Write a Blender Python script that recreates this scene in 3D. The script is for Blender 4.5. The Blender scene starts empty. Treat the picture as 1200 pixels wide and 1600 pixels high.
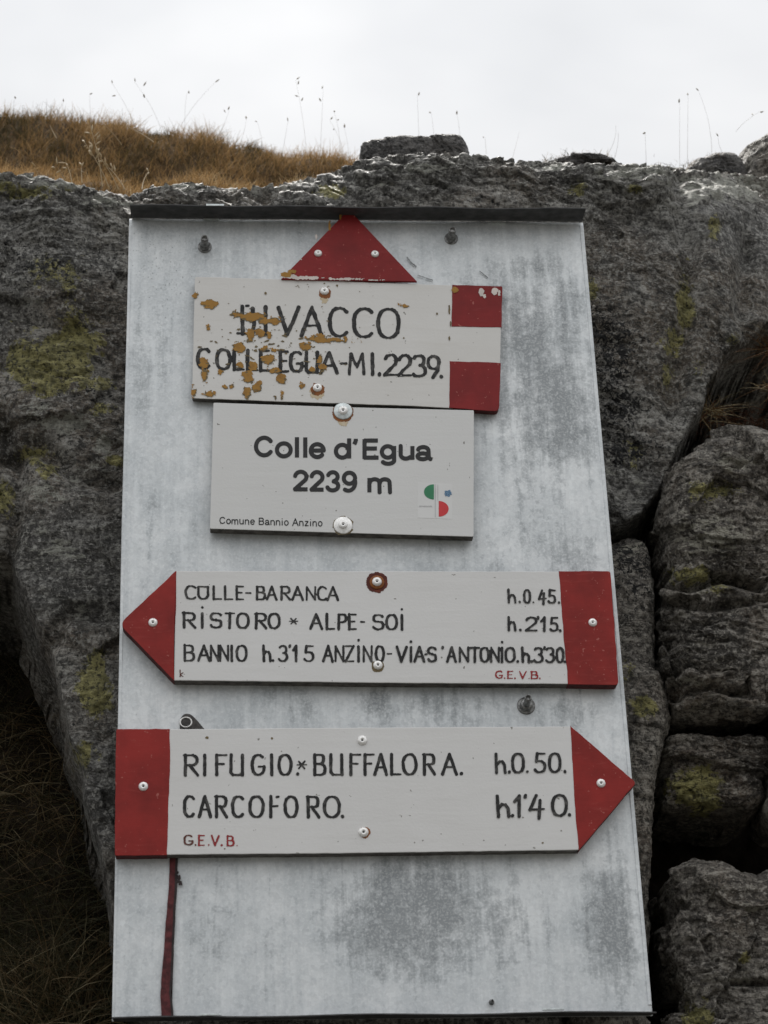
import bpy, bmesh, math, random
import numpy as np
from mathutils import Matrix, Vector

# ------------------------------------------------------------------ camera, world, sun, exposure
sc = bpy.context.scene
sc.render.resolution_x, sc.render.resolution_y = 768, 1024
sc.view_settings.view_transform = 'Standard'
sc.view_settings.look = 'None'
sc.view_settings.gamma = 1.0
sc.view_settings.exposure = 0.14

FPX = 3200.0                                   # focal length in photo pixels (1200 x 1600)
CAM_D = 2.667                                  # metres from the metal panel
PITCH, YAW, ROLL = (math.radians(a) for a in (24.8669, 4.4987, -2.0208))
cr, sr, cp, sp, cy, sy = (math.cos(ROLL), math.sin(ROLL), math.cos(PITCH), math.sin(PITCH), math.cos(YAW), math.sin(YAW))
_right = np.array([cy, -sy, 0.0]); _f0 = np.array([sy, cy, 0.0]); _u0 = np.array([0, 0, 1.0])
FWD = _f0 * cp + _u0 * sp
_up = _u0 * cp - _f0 * sp
RIGHT = _right * cr + _up * sr
UP = _up * cr - _right * sr
CAM = np.array([0.0, -CAM_D, 0.0])

cam = bpy.data.cameras.new('camera')
camo = bpy.data.objects.new('camera', cam)
sc.collection.objects.link(camo)
camo.matrix_world = Matrix(((RIGHT[0], UP[0], -FWD[0], CAM[0]), (RIGHT[1], UP[1], -FWD[1], CAM[1]), (RIGHT[2], UP[2], -FWD[2], CAM[2]), (0, 0, 0, 1)))
cam.sensor_fit = 'VERTICAL'
cam.sensor_height = 36.0
cam.lens = 36.0 * FPX / 1600.0
cam.clip_start, cam.clip_end = 0.02, 2000.0
cam.dof.use_dof = True
cam.dof.focus_distance = 2.98
cam.dof.aperture_fstop = 8.0
sc.camera = camo

SUN_EL, SUN_AZ = math.radians(66), math.radians(-10)          # behind the rock, a little to the left
SUND = Vector((math.sin(SUN_AZ) * math.cos(SUN_EL), math.cos(SUN_AZ) * math.cos(SUN_EL), math.sin(SUN_EL)))
sun = bpy.data.lights.new('sun', 'SUN')
sun.energy = 4.2
sun.angle = math.radians(8)
sun.color = (1.0, 0.96, 0.9)
suno = bpy.data.objects.new('sun', sun)
suno.rotation_euler = SUND.to_track_quat('Z', 'Y').to_euler()
sc.collection.objects.link(suno)

world = bpy.data.worlds.new('World')
sc.world = world
world.use_nodes = True
nt = world.node_tree
nt.nodes.clear()


def N(nt, typ, **kw):
    n = nt.nodes.new(typ)
    for k, v in kw.items():
        if k.startswith('i_'):
            n.inputs[k[2:].replace('_', ' ')].default_value = v
        else:
            setattr(n, k, v)
    return n


def ramp(nt, src, stops, interp='LINEAR'):
    r = nt.nodes.new('ShaderNodeValToRGB')
    r.color_ramp.interpolation = interp
    e = r.color_ramp.elements
    while len(e) < len(stops):
        e.new(0.5)
    for el, (p, c) in zip(e, stops):
        el.position = p
        el.color = (c, c, c, 1) if not hasattr(c, '__len__') else (*c, 1)
    nt.links.new(src, r.inputs[0])
    return r.outputs[0]


def math_node(nt, op, a, b=None, clamp=False):
    m = nt.nodes.new('ShaderNodeMath')
    m.operation = op
    m.use_clamp = clamp
    for i, v in enumerate((a, b)):
        if v is None:
            continue
        if hasattr(v, 'is_linked'):
            nt.links.new(v, m.inputs[i])
        else:
            m.inputs[i].default_value = v
    return m.outputs[0]


def mixc(nt, fac, a, b, mode='MIX'):
    m = nt.nodes.new('ShaderNodeMix')
    m.data_type = 'RGBA'
    m.blend_type = mode
    for s, v in ((m.inputs[0], fac), (m.inputs[6], a), (m.inputs[7], b)):
        if hasattr(v, 'is_linked'):
            nt.links.new(v, s)
        elif hasattr(v, '__len__'):
            s.default_value = (*v, 1)
        else:
            s.default_value = v
    return m.outputs[2]


# overcast: clear-sky colour almost wholly covered by bright cloud
sky = N(nt, 'ShaderNodeTexSky', sky_type='NISHITA', sun_disc=False)
sky.sun_elevation = SUN_EL
sky.sun_rotation = SUN_AZ
tc = N(nt, 'ShaderNodeTexCoord')
mp = N(nt, 'ShaderNodeMapping')
mp.inputs['Scale'].default_value = (1.0, 1.0, 1.6)
nt.links.new(tc.outputs['Generated'], mp.inputs[0])
nz = N(nt, 'ShaderNodeTexNoise', i_Scale=1.9, i_Detail=5.0, i_Roughness=0.5, i_Distortion=0.3)
nt.links.new(mp.outputs[0], nz.inputs['Vector'])
cloud = ramp(nt, nz.outputs[0], [(0.36, (0.62, 0.635, 0.655)), (0.5, (0.78, 0.79, 0.805)), (0.62, (0.95, 0.95, 0.95))])
dotn = N(nt, 'ShaderNodeVectorMath', operation='DOT_PRODUCT')
nrm = N(nt, 'ShaderNodeVectorMath', operation='NORMALIZE')
nt.links.new(tc.outputs['Generated'], nrm.inputs[0])
nt.links.new(nrm.outputs[0], dotn.inputs[0])
dotn.inputs[1].default_value = SUND
glow = ramp(nt, dotn.outputs['Value'], [(0.55, 0.0), (0.9, 0.10), (1.0, 0.2)])
sep = N(nt, 'ShaderNodeSeparateXYZ')
nt.links.new(nrm.outputs[0], sep.inputs[0])
# overcast brightens towards the zenith; boost added behind the camera lights the signs
zen = math_node(nt, 'MULTIPLY_ADD', math_node(nt, 'MAXIMUM', sep.outputs[2], 0.0), 1.20)
zen.node.inputs[2].default_value = 0.20
back = ramp(nt, math_node(nt, 'ADD', math_node(nt, 'MULTIPLY', sep.outputs[1], -0.5), 0.5), [(0.3, 0.0), (0.75, 1.0), (1.0, 1.0)])
gain = math_node(nt, 'MULTIPLY', zen, math_node(nt, 'ADD', 1.0, math_node(nt, 'MULTIPLY', back, 0.62)))
cl2 = mixc(nt, 1.0, cloud, glow, 'ADD')
cmb = nt.nodes.new('ShaderNodeCombineXYZ')
for k_ in range(3):
    nt.links.new(gain, cmb.inputs[k_])
cl3 = mixc(nt, 1.0, cl2, cmb.outputs[0], 'MULTIPLY')
scal = mixc(nt, 1.0, cl3, (10.0, 10.0, 10.0), 'MULTIPLY')
cover = mixc(nt, 0.96, sky.outputs[0], scal)
bg = N(nt, 'ShaderNodeBackground', i_Strength=0.1)
nt.links.new(cover, bg.inputs[0])
wo = N(nt, 'ShaderNodeOutputWorld')
nt.links.new(bg.outputs[0], wo.inputs[0])

# ------------------------------------------------------------------ pixel <-> plane measures


def at(px, py, Y=0.0):
    """World points on the vertical plane y = Y seen at photo pixels (px, py)."""
    px = np.asarray(px, float); py = np.asarray(py, float)
    v = FWD * FPX + RIGHT * (px[..., None] - 600.0) + UP * (800.0 - py[..., None])
    t = (Y - CAM[1]) / v[..., 1]
    return CAM + v * t[..., None]


def to_px(P):
    d = P - CAM
    zc = d @ FWD
    return np.stack([600 + FPX * (d @ RIGHT) / zc, 800 - FPX * (d @ UP) / zc], -1)


# ------------------------------------------------------------------ noise
def _h(ix, iy, iz, seed):
    n = (ix.astype(np.uint32) * np.uint32(374761393) + iy.astype(np.uint32) * np.uint32(668265263)
         + iz.astype(np.uint32) * np.uint32(2147483647 - 13) + np.uint32(seed * 974711 + 17))
    n = (n ^ (n >> np.uint32(13))) * np.uint32(1274126177)
    n = n ^ (n >> np.uint32(16))
    return n


def pnoise(x, y, z, seed=0):
    x, y, z = np.broadcast_arrays(np.asarray(x, float), np.asarray(y, float), np.asarray(z, float))
    xi, yi, zi = np.floor(x).astype(np.int64), np.floor(y).astype(np.int64), np.floor(z).astype(np.int64)
    xf, yf, zf = x - xi, y - yi, z - zi
    u, v, w = (t * t * t * (t * (t * 6 - 15) + 10) for t in (xf, yf, zf))

    def g(dx, dy, dz):
        h = _h(xi + dx, yi + dy, zi + dz, seed)
        gx = (h & 1023) / 511.5 - 1; gy = ((h >> np.uint32(10)) & 1023) / 511.5 - 1; gz = ((h >> np.uint32(20)) & 1023) / 511.5 - 1
        return gx * (xf - dx) + gy * (yf - dy) + gz * (zf - dz)
    a = g(0, 0, 0); a = a + u * (g(1, 0, 0) - a)
    b = g(0, 1, 0); b = b + u * (g(1, 1, 0) - b)
    c = g(0, 0, 1); c = c + u * (g(1, 0, 1) - c)
    d = g(0, 1, 1); d = d + u * (g(1, 1, 1) - d)
    a = a + v * (b - a); c = c + v * (d - c)
    return a + w * (c - a)


def fbm(x, y, z, oct=4, seed=0, ridged=False, gain=0.5):
    s = 0.0; a = 1.0
    for o in range(oct):
        n = pnoise(x, y, z, seed + o * 7)
        if ridged:
            n = 0.5 - np.abs(n) * 2.0
        s = s + a * n
        a *= gain; x = x * 2.03 + 3.1; y = y * 2.03 + 1.7; z = z * 2.03 + 5.3
    return s


def sstep(a, b, x):
    t = np.clip((x - a) / (b - a), 0, 1)
    return t * t * (3 - 2 * t)


def seg_dist(X, Y, pts):
    d = np.full(X.shape, 1e9)
    for (x0, y0), (x1, y1) in zip(pts[:-1], pts[1:]):
        dx, dy = x1 - x0, y1 - y0
        t = np.clip(((X - x0) * dx + (Y - y0) * dy) / (dx * dx + dy * dy + 1e-9), 0, 1)
        d = np.minimum(d, np.hypot(X - x0 - t * dx, Y - y0 - t * dy))
    return d


def inside(X, Y, poly):
    r = np.zeros(X.shape, bool)
    for (x0, y0), (x1, y1) in zip(poly, poly[1:] + poly[:1]):
        c = ((y0 > Y) != (y1 > Y)) & (X < (x1 - x0) * (Y - y0) / (y1 - y0 + 1e-12) + x0)
        r ^= c
    return r


# ------------------------------------------------------------------ object helpers
C = sc.collection


def mesh_obj(name, verts, faces, mat, parent=None, smooth=False, attrs=None):
    me = bpy.data.meshes.new(name)
    verts = np.asarray(verts, np.float32)
    if isinstance(faces, np.ndarray):
        k = faces.shape[1]; n = len(faces)
        me.vertices.add(len(verts)); me.vertices.foreach_set('co', verts.ravel())
        me.loops.add(n * k); me.loops.foreach_set('vertex_index', faces.astype(np.int32).ravel())
        me.polygons.add(n)
        me.polygons.foreach_set('loop_start', np.arange(0, n * k, k, dtype=np.int32))
        me.polygons.foreach_set('loop_total', np.full(n, k, np.int32))
        me.update(calc_edges=True)
    else:
        me.from_pydata([tuple(v) for v in verts], [], [tuple(f) for f in faces])
    if attrs:
        for an, av in attrs.items():
            at_ = me.attributes.new(an, 'FLOAT', 'POINT')
            at_.data.foreach_set('value', np.asarray(av, np.float32))
    if smooth:
        me.polygons.foreach_set('use_smooth', np.ones(len(me.polygons), bool))
    me.materials.append(mat)
    me.validate()
    o = bpy.data.objects.new(name, me)
    C.objects.link(o)
    if parent:
        o.parent = parent
    return o


def bm_obj(name, bm, mat, parent=None, smooth=False):
    me = bpy.data.meshes.new(name)
    bm.normal_update()
    bm.to_mesh(me); bm.free()
    if smooth:
        for p in me.polygons:
            p.use_smooth = True
    me.materials.append(mat)
    o = bpy.data.objects.new(name, me)
    C.objects.link(o)
    if parent:
        o.parent = parent
    return o


def tag(o, label=None, cat=None, group=None, kind=None):
    for k, v in (('label', label), ('category', cat), ('group', group), ('kind', kind)):
        if v:
            o[k] = v
    return o


def empty(name, label, cat, group=None):
    o = bpy.data.objects.new(name, None)
    o.empty_display_size = 0.05
    C.objects.link(o)
    return tag(o, label, cat, group)


# ------------------------------------------------------------------ materials
def new_mat(name):
    m = bpy.data.materials.new(name)
    m.use_nodes = True
    nt = m.node_tree
    b = nt.nodes['Principled BSDF']
    return m, nt, b


def coords(nt, scale=(1, 1, 1)):
    tc = nt.nodes.new('ShaderNodeTexCoord')
    mp = nt.nodes.new('ShaderNodeMapping')
    mp.inputs['Scale'].default_value = scale
    nt.links.new(tc.outputs['Object'], mp.inputs[0])
    return mp.outputs[0]


def noise(nt, vec, scale, detail=5, rough=0.55, dist=0.0):
    n = N(nt, 'ShaderNodeTexNoise', i_Scale=scale, i_Detail=detail, i_Roughness=rough, i_Distortion=dist)
    nt.links.new(vec, n.inputs['Vector'])
    return n.outputs[0]


def bump(nt, b, height, strength, dist):
    n = N(nt, 'ShaderNodeBump', i_Strength=strength, i_Distance=dist)
    nt.links.new(height, n.inputs['Height'])
    nt.links.new(n.outputs[0], b.inputs['Normal'])


def attr(nt, name):
    a = nt.nodes.new('ShaderNodeAttribute')
    a.attribute_name = name
    return a.outputs['Fac']


def rock_material(name, dark, mid, light, brown, rot=(0, 0, 0)):
    m, nt, b = new_mat(name)
    v = coords(nt)
    n0 = noise(nt, v, 3.2, 4, 0.55, 0.3)
    n1 = noise(nt, v, 11.0, 7, 0.66, 0.4)
    n2 = noise(nt, v, 62.0, 9, 0.74, 0.3)
    mp = nt.nodes.new('ShaderNodeMapping')
    mp.inputs['Rotation'].default_value = (0, rot[1], 0)
    mp.inputs['Scale'].default_value = (24, 30, 120)
    nt.links.new(v, mp.inputs[0])
    n3 = noise(nt, mp.outputs[0], 1.0, 8, 0.72, 0.6)
    n4 = noise(nt, v, 330.0, 3, 0.7)
    c = mixc(nt, ramp(nt, n0, [(0.42, 0.0), (0.56, 1.0)]), mid, brown)
    n7 = noise(nt, v, 6.5, 5, 0.6, 0.8)
    c = mixc(nt, ramp(nt, n7, [(0.52, 0.0), (0.62, 0.65)]), c, light)
    c = mixc(nt, ramp(nt, n7, [(0.36, 0.7), (0.45, 0.0)]), c, dark)
    c = mixc(nt, ramp(nt, n1, [(0.36, 0.75), (0.5, 0.0)]), c, dark)
    c = mixc(nt, ramp(nt, n1, [(0.55, 0.0), (0.68, 0.55)]), c, light)
    c = mixc(nt, ramp(nt, n2, [(0.38, 0.95), (0.50, 0.0)]), c, dark)
    c = mixc(nt, ramp(nt, n2, [(0.53, 0.0), (0.66, 0.8)]), c, light)
    c = mixc(nt, ramp(nt, n3, [(0.53, 0.0), (0.70, 0.8)]), c, light)
    c = mixc(nt, ramp(nt, n3, [(0.34, 0.9), (0.44, 0.0)]), c, dark)
    c = mixc(nt, ramp(nt, n4, [(0.32, 0.9), (0.45, 0.0)]), c, dark)
    c = mixc(nt, ramp(nt, n4, [(0.57, 0.0), (0.72, 0.6)]), c, light)
    # hard mineral grain and hairline cracks along the bedding
    n5 = noise(nt, v, 150.0, 4, 0.65, 0.2)
    c = mixc(nt, ramp(nt, n5, [(0.40, 0.85), (0.45, 0.0)]), c, dark)
    c = mixc(nt, ramp(nt, n5, [(0.555, 0.0), (0.60, 0.75)]), c, light)
    mp2 = nt.nodes.new('ShaderNodeMapping')
    mp2.inputs['Rotation'].default_value = (0, rot[1], 0)
    mp2.inputs['Scale'].default_value = (14, 20, 42)
    nt.links.new(v, mp2.inputs[0])
    n6 = noise(nt, mp2.outputs[0], 1.0, 6, 0.62, 0.8)
    hair = ramp(nt, math_node(nt, 'ABSOLUTE', math_node(nt, 'SUBTRACT', n6, 0.5)), [(0.004, 0.9), (0.016, 0.0)])
    c = mixc(nt, math_node(nt, 'MULTIPLY', hair, ramp(nt, n1, [(0.45, 0.0), (0.6, 1.0)])), c, dark)
    # crustose lichens: pale grey rosettes (on the lip: painted sunlit rim) and yellow-green map lichen, ragged at the edge
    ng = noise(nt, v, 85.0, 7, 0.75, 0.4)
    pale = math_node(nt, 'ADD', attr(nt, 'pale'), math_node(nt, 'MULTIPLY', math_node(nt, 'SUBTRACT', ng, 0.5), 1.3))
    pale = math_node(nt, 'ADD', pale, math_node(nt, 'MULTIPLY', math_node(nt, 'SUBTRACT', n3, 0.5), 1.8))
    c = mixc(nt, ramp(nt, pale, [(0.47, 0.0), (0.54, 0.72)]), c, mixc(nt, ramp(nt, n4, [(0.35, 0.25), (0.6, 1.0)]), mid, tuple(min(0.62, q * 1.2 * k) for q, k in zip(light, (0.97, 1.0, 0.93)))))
    yel = math_node(nt, 'ADD', attr(nt, 'lichen'), math_node(nt, 'MULTIPLY', math_node(nt, 'SUBTRACT', ng, 0.5), 1.9))
    yc = mixc(nt, ramp(nt, n2, [(0.36, 0.0), (0.62, 1.0)]), (0.115, 0.108, 0.034), (0.47, 0.43, 0.165))
    yc = mixc(nt, ramp(nt, n5, [(0.41, 0.85), (0.47, 0.0)]), yc, (0.03, 0.03, 0.02))
    c = mixc(nt, ramp(nt, yel, [(0.34, 0.0), (0.43, 0.9)]), c, yc)
    # black crust lichen in specks
    nv = noise(nt, v, 130.0, 3, 0.6, 1.2)
    blk = math_node(nt, 'ADD', math_node(nt, 'MULTIPLY', attr(nt, 'pitted'), 0.25), nv)
    c = mixc(nt, ramp(nt, blk, [(0.66, 0.0), (0.71, 1.0)]), c, (0.012, 0.012, 0.012))
    nt.links.new(c, b.inputs['Base Color'])
    nt.links.new(ramp(nt, n2, [(0.35, 0.42), (0.65, 0.68)]), b.inputs['Roughness'])
    b.inputs['Specular IOR Level'].default_value = 0.36
    h = math_node(nt, 'ADD', math_node(nt, 'MULTIPLY', n2, 1.0), math_node(nt, 'MULTIPLY', n4, 0.25))
    h = math_node(nt, 'ADD', h, math_node(nt, 'MULTIPLY', n3, 1.0))
    h = math_node(nt, 'ADD', h, math_node(nt, 'MULTIPLY', n1, 0.5))
    h = math_node(nt, 'ADD', h, math_node(nt, 'MULTIPLY', n5, 0.55))
    h = math_node(nt, 'SUBTRACT', h, math_node(nt, 'MULTIPLY', hair, 0.35))
    bump(nt, b, h, 1.0, 0.011)
    return m


M = {}
M['rock'] = rock_material('lichened_schist', (0.050, 0.0475, 0.043), (0.212, 0.206, 0.192), (0.46, 0.45, 0.415), (0.205, 0.170, 0.132), (0, 0.35, 0))
M['rock_b'] = rock_material('brown_schist', (0.047, 0.042, 0.036), (0.225, 0.206, 0.180), (0.47, 0.44, 0.385), (0.195, 0.155, 0.118), (0, 0.2, 0))
M['slab'] = rock_material('dark_slab_stone', (0.030, 0.028, 0.027), (0.13, 0.123, 0.117), (0.24, 0.23, 0.22), (0.11, 0.10, 0.09), (0, 1.2, 0))


def plain(name, col, rough=0.6, metal=0.0, var=0.12, scale=40, bumpd=0.0, spec=0.4):
    m, nt, b = new_mat(name)
    v = coords(nt)
    n = noise(nt, v, scale, 6, 0.6)
    d = tuple(max(0, x * (1 - var)) for x in col); l = tuple(min(1, x * (1 + var)) for x in col)
    nt.links.new(mixc(nt, ramp(nt, n, [(0.35, 0.0), (0.65, 1.0)]), d, l), b.inputs['Base Color'])
    b.inputs['Roughness'].default_value = rough
    b.inputs['Metallic'].default_value = metal
    b.inputs['Specular IOR Level'].default_value = spec
    if bumpd:
        bump(nt, b, n, 0.6, bumpd)
    return m


def white_board(name, col, grime):
    m, nt, b = new_mat(name)
    v = coords(nt)
    n1 = noise(nt, v, 7, 5, 0.6)
    n2 = noise(nt, v, 260, 3, 0.6)
    n3 = noise(nt, coords(nt, (7, 7, 60)), 1.0, 6, 0.6, 0.4)
    c = mixc(nt, ramp(nt, n1, [(0.35, 0.0), (0.7, 0.35)]), col, grime)
    c = mixc(nt, ramp(nt, n3, [(0.55, 0.0), (0.8, 0.35)]), c, grime)
    n5 = noise(nt, v, 130, 2, 0.5)
    c = mixc(nt, ramp(nt, n5, [(0.735, 0.0), (0.76, 0.8)]), c, (0.12, 0.11, 0.09))
    nt.links.new(c, b.inputs['Base Color'])
    b.inputs['Roughness'].default_value = 0.55
    b.inputs['Specular IOR Level'].default_value = 0.35
    bump(nt, b, math_node(nt, 'ADD', n2, math_node(nt, 'MULTIPLY', n3, 2.0)), 0.3, 0.0006)
    return m


M['board_old'] = white_board('aged_white_paint', (0.67, 0.66, 0.64), (0.53, 0.505, 0.46))
M['board_new'] = white_board('white_laminate', (0.645, 0.645, 0.635), (0.59, 0.585, 0.57))
M['board'] = white_board('white_sign_paint', (0.675, 0.67, 0.66), (0.57, 0.56, 0.54))


def red_paint(name, col):
    m, nt, b = new_mat(name)
    v = coords(nt)
    n1 = noise(nt, v, 18, 6, 0.6)
    n2 = noise(nt, coords(nt, (30, 30, 160)), 1.0, 5, 0.6, 0.3)
    c = mixc(nt, ramp(nt, n1, [(0.35, 0.0), (0.7, 1.0)]), tuple(x * 1.14 for x in col), tuple(x * 0.74 for x in col))
    c = mixc(nt, ramp(nt, n2, [(0.60, 0.0), (0.78, 0.5)]), c, (col[0] * 1.3, col[1] * 3, col[2] * 3))
    n3 = noise(nt, v, 170, 2, 0.5)
    c = mixc(nt, ramp(nt, n3, [(0.69, 0.0), (0.73, 0.7)]), c, (0.40, 0.13, 0.11))
    nt.links.new(c, b.inputs['Base Color'])
    b.inputs['Roughness'].default_value = 0.6
    b.inputs['Specular IOR Level'].default_value = 0.25
    bump(nt, b, n2, 0.35, 0.0006)
    return m


M['red'] = red_paint('red_sign_paint', (0.255, 0.0195, 0.0160))
M['red_dark'] = red_paint('dark_red_sign_paint', (0.205, 0.0140, 0.0145))


def ink_mat(name, col, alt):
    m, nt, b = new_mat(name)
    n = noise(nt, coords(nt), 90, 5, 0.65)
    nt.links.new(mixc(nt, ramp(nt, n, [(0.5, 0.0), (0.75, 1.0)]), col, alt), b.inputs['Base Color'])
    b.inputs['Roughness'].default_value = 0.6
    b.inputs['Specular IOR Level'].default_value = 0.25
    return m


M['board_edge'] = plain('weathered_shadow_board_edge', (0.10, 0.092, 0.082), 0.8, 0, 0.5, 90)  # worn sides, darkened to paint the contact shadow under each board
M['red_edge'] = plain('shadowed_red_board_edge', (0.075, 0.014, 0.014), 0.8, 0, 0.4, 90)  # red sides with the same contact shadow put into the colour
M['ink'] = ink_mat('black_brush_paint', (0.020, 0.020, 0.020), (0.125, 0.120, 0.112))
M['print'] = ink_mat('black_print', (0.030, 0.030, 0.031), (0.042, 0.042, 0.042))
M['ink_red'] = ink_mat('red_brush_paint', (0.29, 0.028, 0.030), (0.20, 0.045, 0.042))
M['ink_brown'] = ink_mat('brown_brush_paint', (0.10, 0.035, 0.025), (0.17, 0.06, 0.05))
M['ochre'] = ink_mat('ochre_bare_board', (0.335, 0.175, 0.035), (0.22, 0.11, 0.025))
M['fleck'] = ink_mat('dark_paint_cracks', (0.16, 0.12, 0.06), (0.09, 0.075, 0.05))
M['chip'] = plain('white_undercoat', (0.60, 0.54, 0.50), 0.6)
M['rust'] = ink_mat('rust_bleed', (0.24, 0.085, 0.022), (0.11, 0.040, 0.018))
M['rust_pale'] = ink_mat('pale_rust_bleed', (0.54, 0.45, 0.31), (0.62, 0.57, 0.48))
M['rust_red'] = ink_mat('red_rust_ring', (0.085, 0.018, 0.011), (0.19, 0.038, 0.014))
M['green'] = plain('green_print', (0.028, 0.21, 0.095), 0.5)
M['bright_red'] = plain('bright_red_print', (0.55, 0.030, 0.035), 0.5)
M['blue'] = plain('blue_print', (0.10, 0.19, 0.30), 0.5, var=0.6, scale=700)
M['sticker'] = plain('pale_sticker', (0.66, 0.66, 0.65), 0.45, var=0.02)
M['grey_print'] = plain('pale_grey_print', (0.48, 0.48, 0.48), 0.5)
M['alu'] = plain('aluminium_rivet', (0.82, 0.81, 0.79), 0.40, 0.35, 0.15, 300)
M['zinc_washer'] = plain('zinc_washer', (0.56, 0.60, 0.60), 0.45, 0.5, 0.2, 200)
M['hole'] = plain('dark_rivet_hole', (0.012, 0.012, 0.012), 0.8)
M['bolt'] = plain('weathered_bolt', (0.20, 0.20, 0.195), 0.38, 0.6, 0.5, 250, 0.0004)
M['bracket'] = plain('dark_weathered_bracket', (0.050, 0.046, 0.043), 0.6, 0.1, 0.6, 150, 0.0006)
M['scuff'] = plain('grey_scuff', (0.22, 0.23, 0.235), 0.6, 0, 0.3, 90)
M['strap'] = plain('faded_red_strap', (0.090, 0.020, 0.022), 0.8, 0.0, 0.5, 120, 0.0008)
M['strap_shadow_fray'] = plain('strap_shadow_and_fray', (0.030, 0.022, 0.022), 0.8, 0.0, 0.4, 120)  # painted shadow beside the strap, and its frayed fibres
M['flange'] = plain('weathered_shaded_zinc_fold', (0.055, 0.055, 0.056), 0.6, 0.1, 0.4, 60)  # dirty zinc, darkened to paint the shade under the folds
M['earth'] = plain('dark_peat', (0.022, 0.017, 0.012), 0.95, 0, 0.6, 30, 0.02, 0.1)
M['turf_soil'] = plain('brown_turf', (0.060, 0.036, 0.016), 0.95, 0, 0.6, 25, 0.02, 0.1)
M['ground'] = plain('alpine_ground', (0.085, 0.082, 0.074), 0.95, 0, 0.5, 3, 0.05, 0.1)


def panel_mat():
    m, nt, b = new_mat('galvanised_zinc')
    v = coords(nt)
    big = noise(nt, v, 9, 7, 0.62, 0.3)
    med = noise(nt, v, 55, 6, 0.65, 0.2)
    fine = noise(nt, v, 300, 3, 0.6)
    streak = noise(nt, coords(nt, (60, 60, 5)), 1.0, 6, 0.6, 0.2)
    light, blue, dark = (0.72, 0.742, 0.75), (0.485, 0.52, 0.54), (0.25, 0.268, 0.278)
    c = mixc(nt, ramp(nt, big, [(0.38, 0.0), (0.66, 0.9)]), light, blue)
    c = mixc(nt, ramp(nt, med, [(0.48, 0.0), (0.72, 0.6)]), c, blue)
    c = mixc(nt, ramp(nt, streak, [(0.50, 0.0), (0.72, 0.7)]), c, blue)
    c = mixc(nt, ramp(nt, streak, [(0.30, 0.55), (0.46, 0.0)]), c, (0.78, 0.81, 0.82))
    ox = math_node(nt, 'ADD', attr(nt, 'oxide'), math_node(nt, 'MULTIPLY', math_node(nt, 'SUBTRACT', streak, 0.5), 1.5))
    ox = math_node(nt, 'ADD', ox, math_node(nt, 'MULTIPLY', math_node(nt, 'SUBTRACT', med, 0.5), 1.3))
    ox = math_node(nt, 'ADD', ox, math_node(nt, 'MULTIPLY', math_node(nt, 'SUBTRACT', big, 0.5), 1.0))
    ox = math_node(nt, 'ADD', ox, math_node(nt, 'MULTIPLY', math_node(nt, 'SUBTRACT', fine, 0.5), 0.35))
    c = mixc(nt, ramp(nt, ox, [(0.28, 0.0), (0.85, 0.9)]), c, dark)
    vor = N(nt, 'ShaderNodeTexVoronoi', i_Scale=210.0)
    nt.links.new(v, vor.inputs['Vector'])
    vsep = nt.nodes.new('ShaderNodeSeparateColor')
    nt.links.new(vor.outputs['Color'], vsep.inputs[0])
    c = mixc(nt, ramp(nt, vsep.outputs[0], [(0.2, 0.0), (1.0, 0.16)]), c, dark)
    c = mixc(nt, ramp(nt, vsep.outputs[1], [(0.7, 0.0), (1.0, 0.22)]), c, (0.78, 0.81, 0.83))
    sp = math_node(nt, 'ADD', math_node(nt, 'MULTIPLY', attr(nt, 'specks'), 0.09), fine)
    c = mixc(nt, ramp(nt, sp, [(0.715, 0.0), (0.755, 0.8)]), c, (0.16, 0.165, 0.17))
    c = mixc(nt, ramp(nt, fine, [(0.3, 0.35), (0.5, 0.0)]), c, (0.86, 0.87, 0.87))
    nt.links.new(c, b.inputs['Base Color'])
    b.inputs['Metallic'].default_value = 0.25
    nt.links.new(ramp(nt, big, [(0.3, 0.5), (0.7, 0.62)]), b.inputs['Roughness'])
    bump(nt, b, math_node(nt, 'ADD', big, math_node(nt, 'MULTIPLY', med, 0.3)), 0.25, 0.004)
    return m


M['zinc'] = panel_mat()


def grass_mat(name, stops, trans=0.25):
    m, nt, b = new_mat(name)
    a = attr(nt, 'tint')
    r = nt.nodes.new('ShaderNodeValToRGB')
    e = r.color_ramp.elements
    while len(e) < len(stops):
        e.new(0.5)
    for el, (p, c) in zip(e, stops):
        el.position = p; el.color = (*c, 1)
    nt.links.new(a, r.inputs[0])
    nt.links.new(r.outputs[0], b.inputs['Base Color'])
    b.inputs['Roughness'].default_value = 0.65
    b.inputs['Specular IOR Level'].default_value = 0.25
    tr = nt.nodes.new('ShaderNodeBsdfTranslucent')
    nt.links.new(r.outputs[0], tr.inputs[0])
    mx = nt.nodes.new('ShaderNodeMixShader')
    mx.inputs[0].default_value = trans
    out = nt.nodes['Material Output']
    nt.links.new(b.outputs[0], mx.inputs[1]); nt.links.new(tr.outputs[0], mx.inputs[2])
    nt.links.new(mx.outputs[0], out.inputs['Surface'])
    return m


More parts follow.
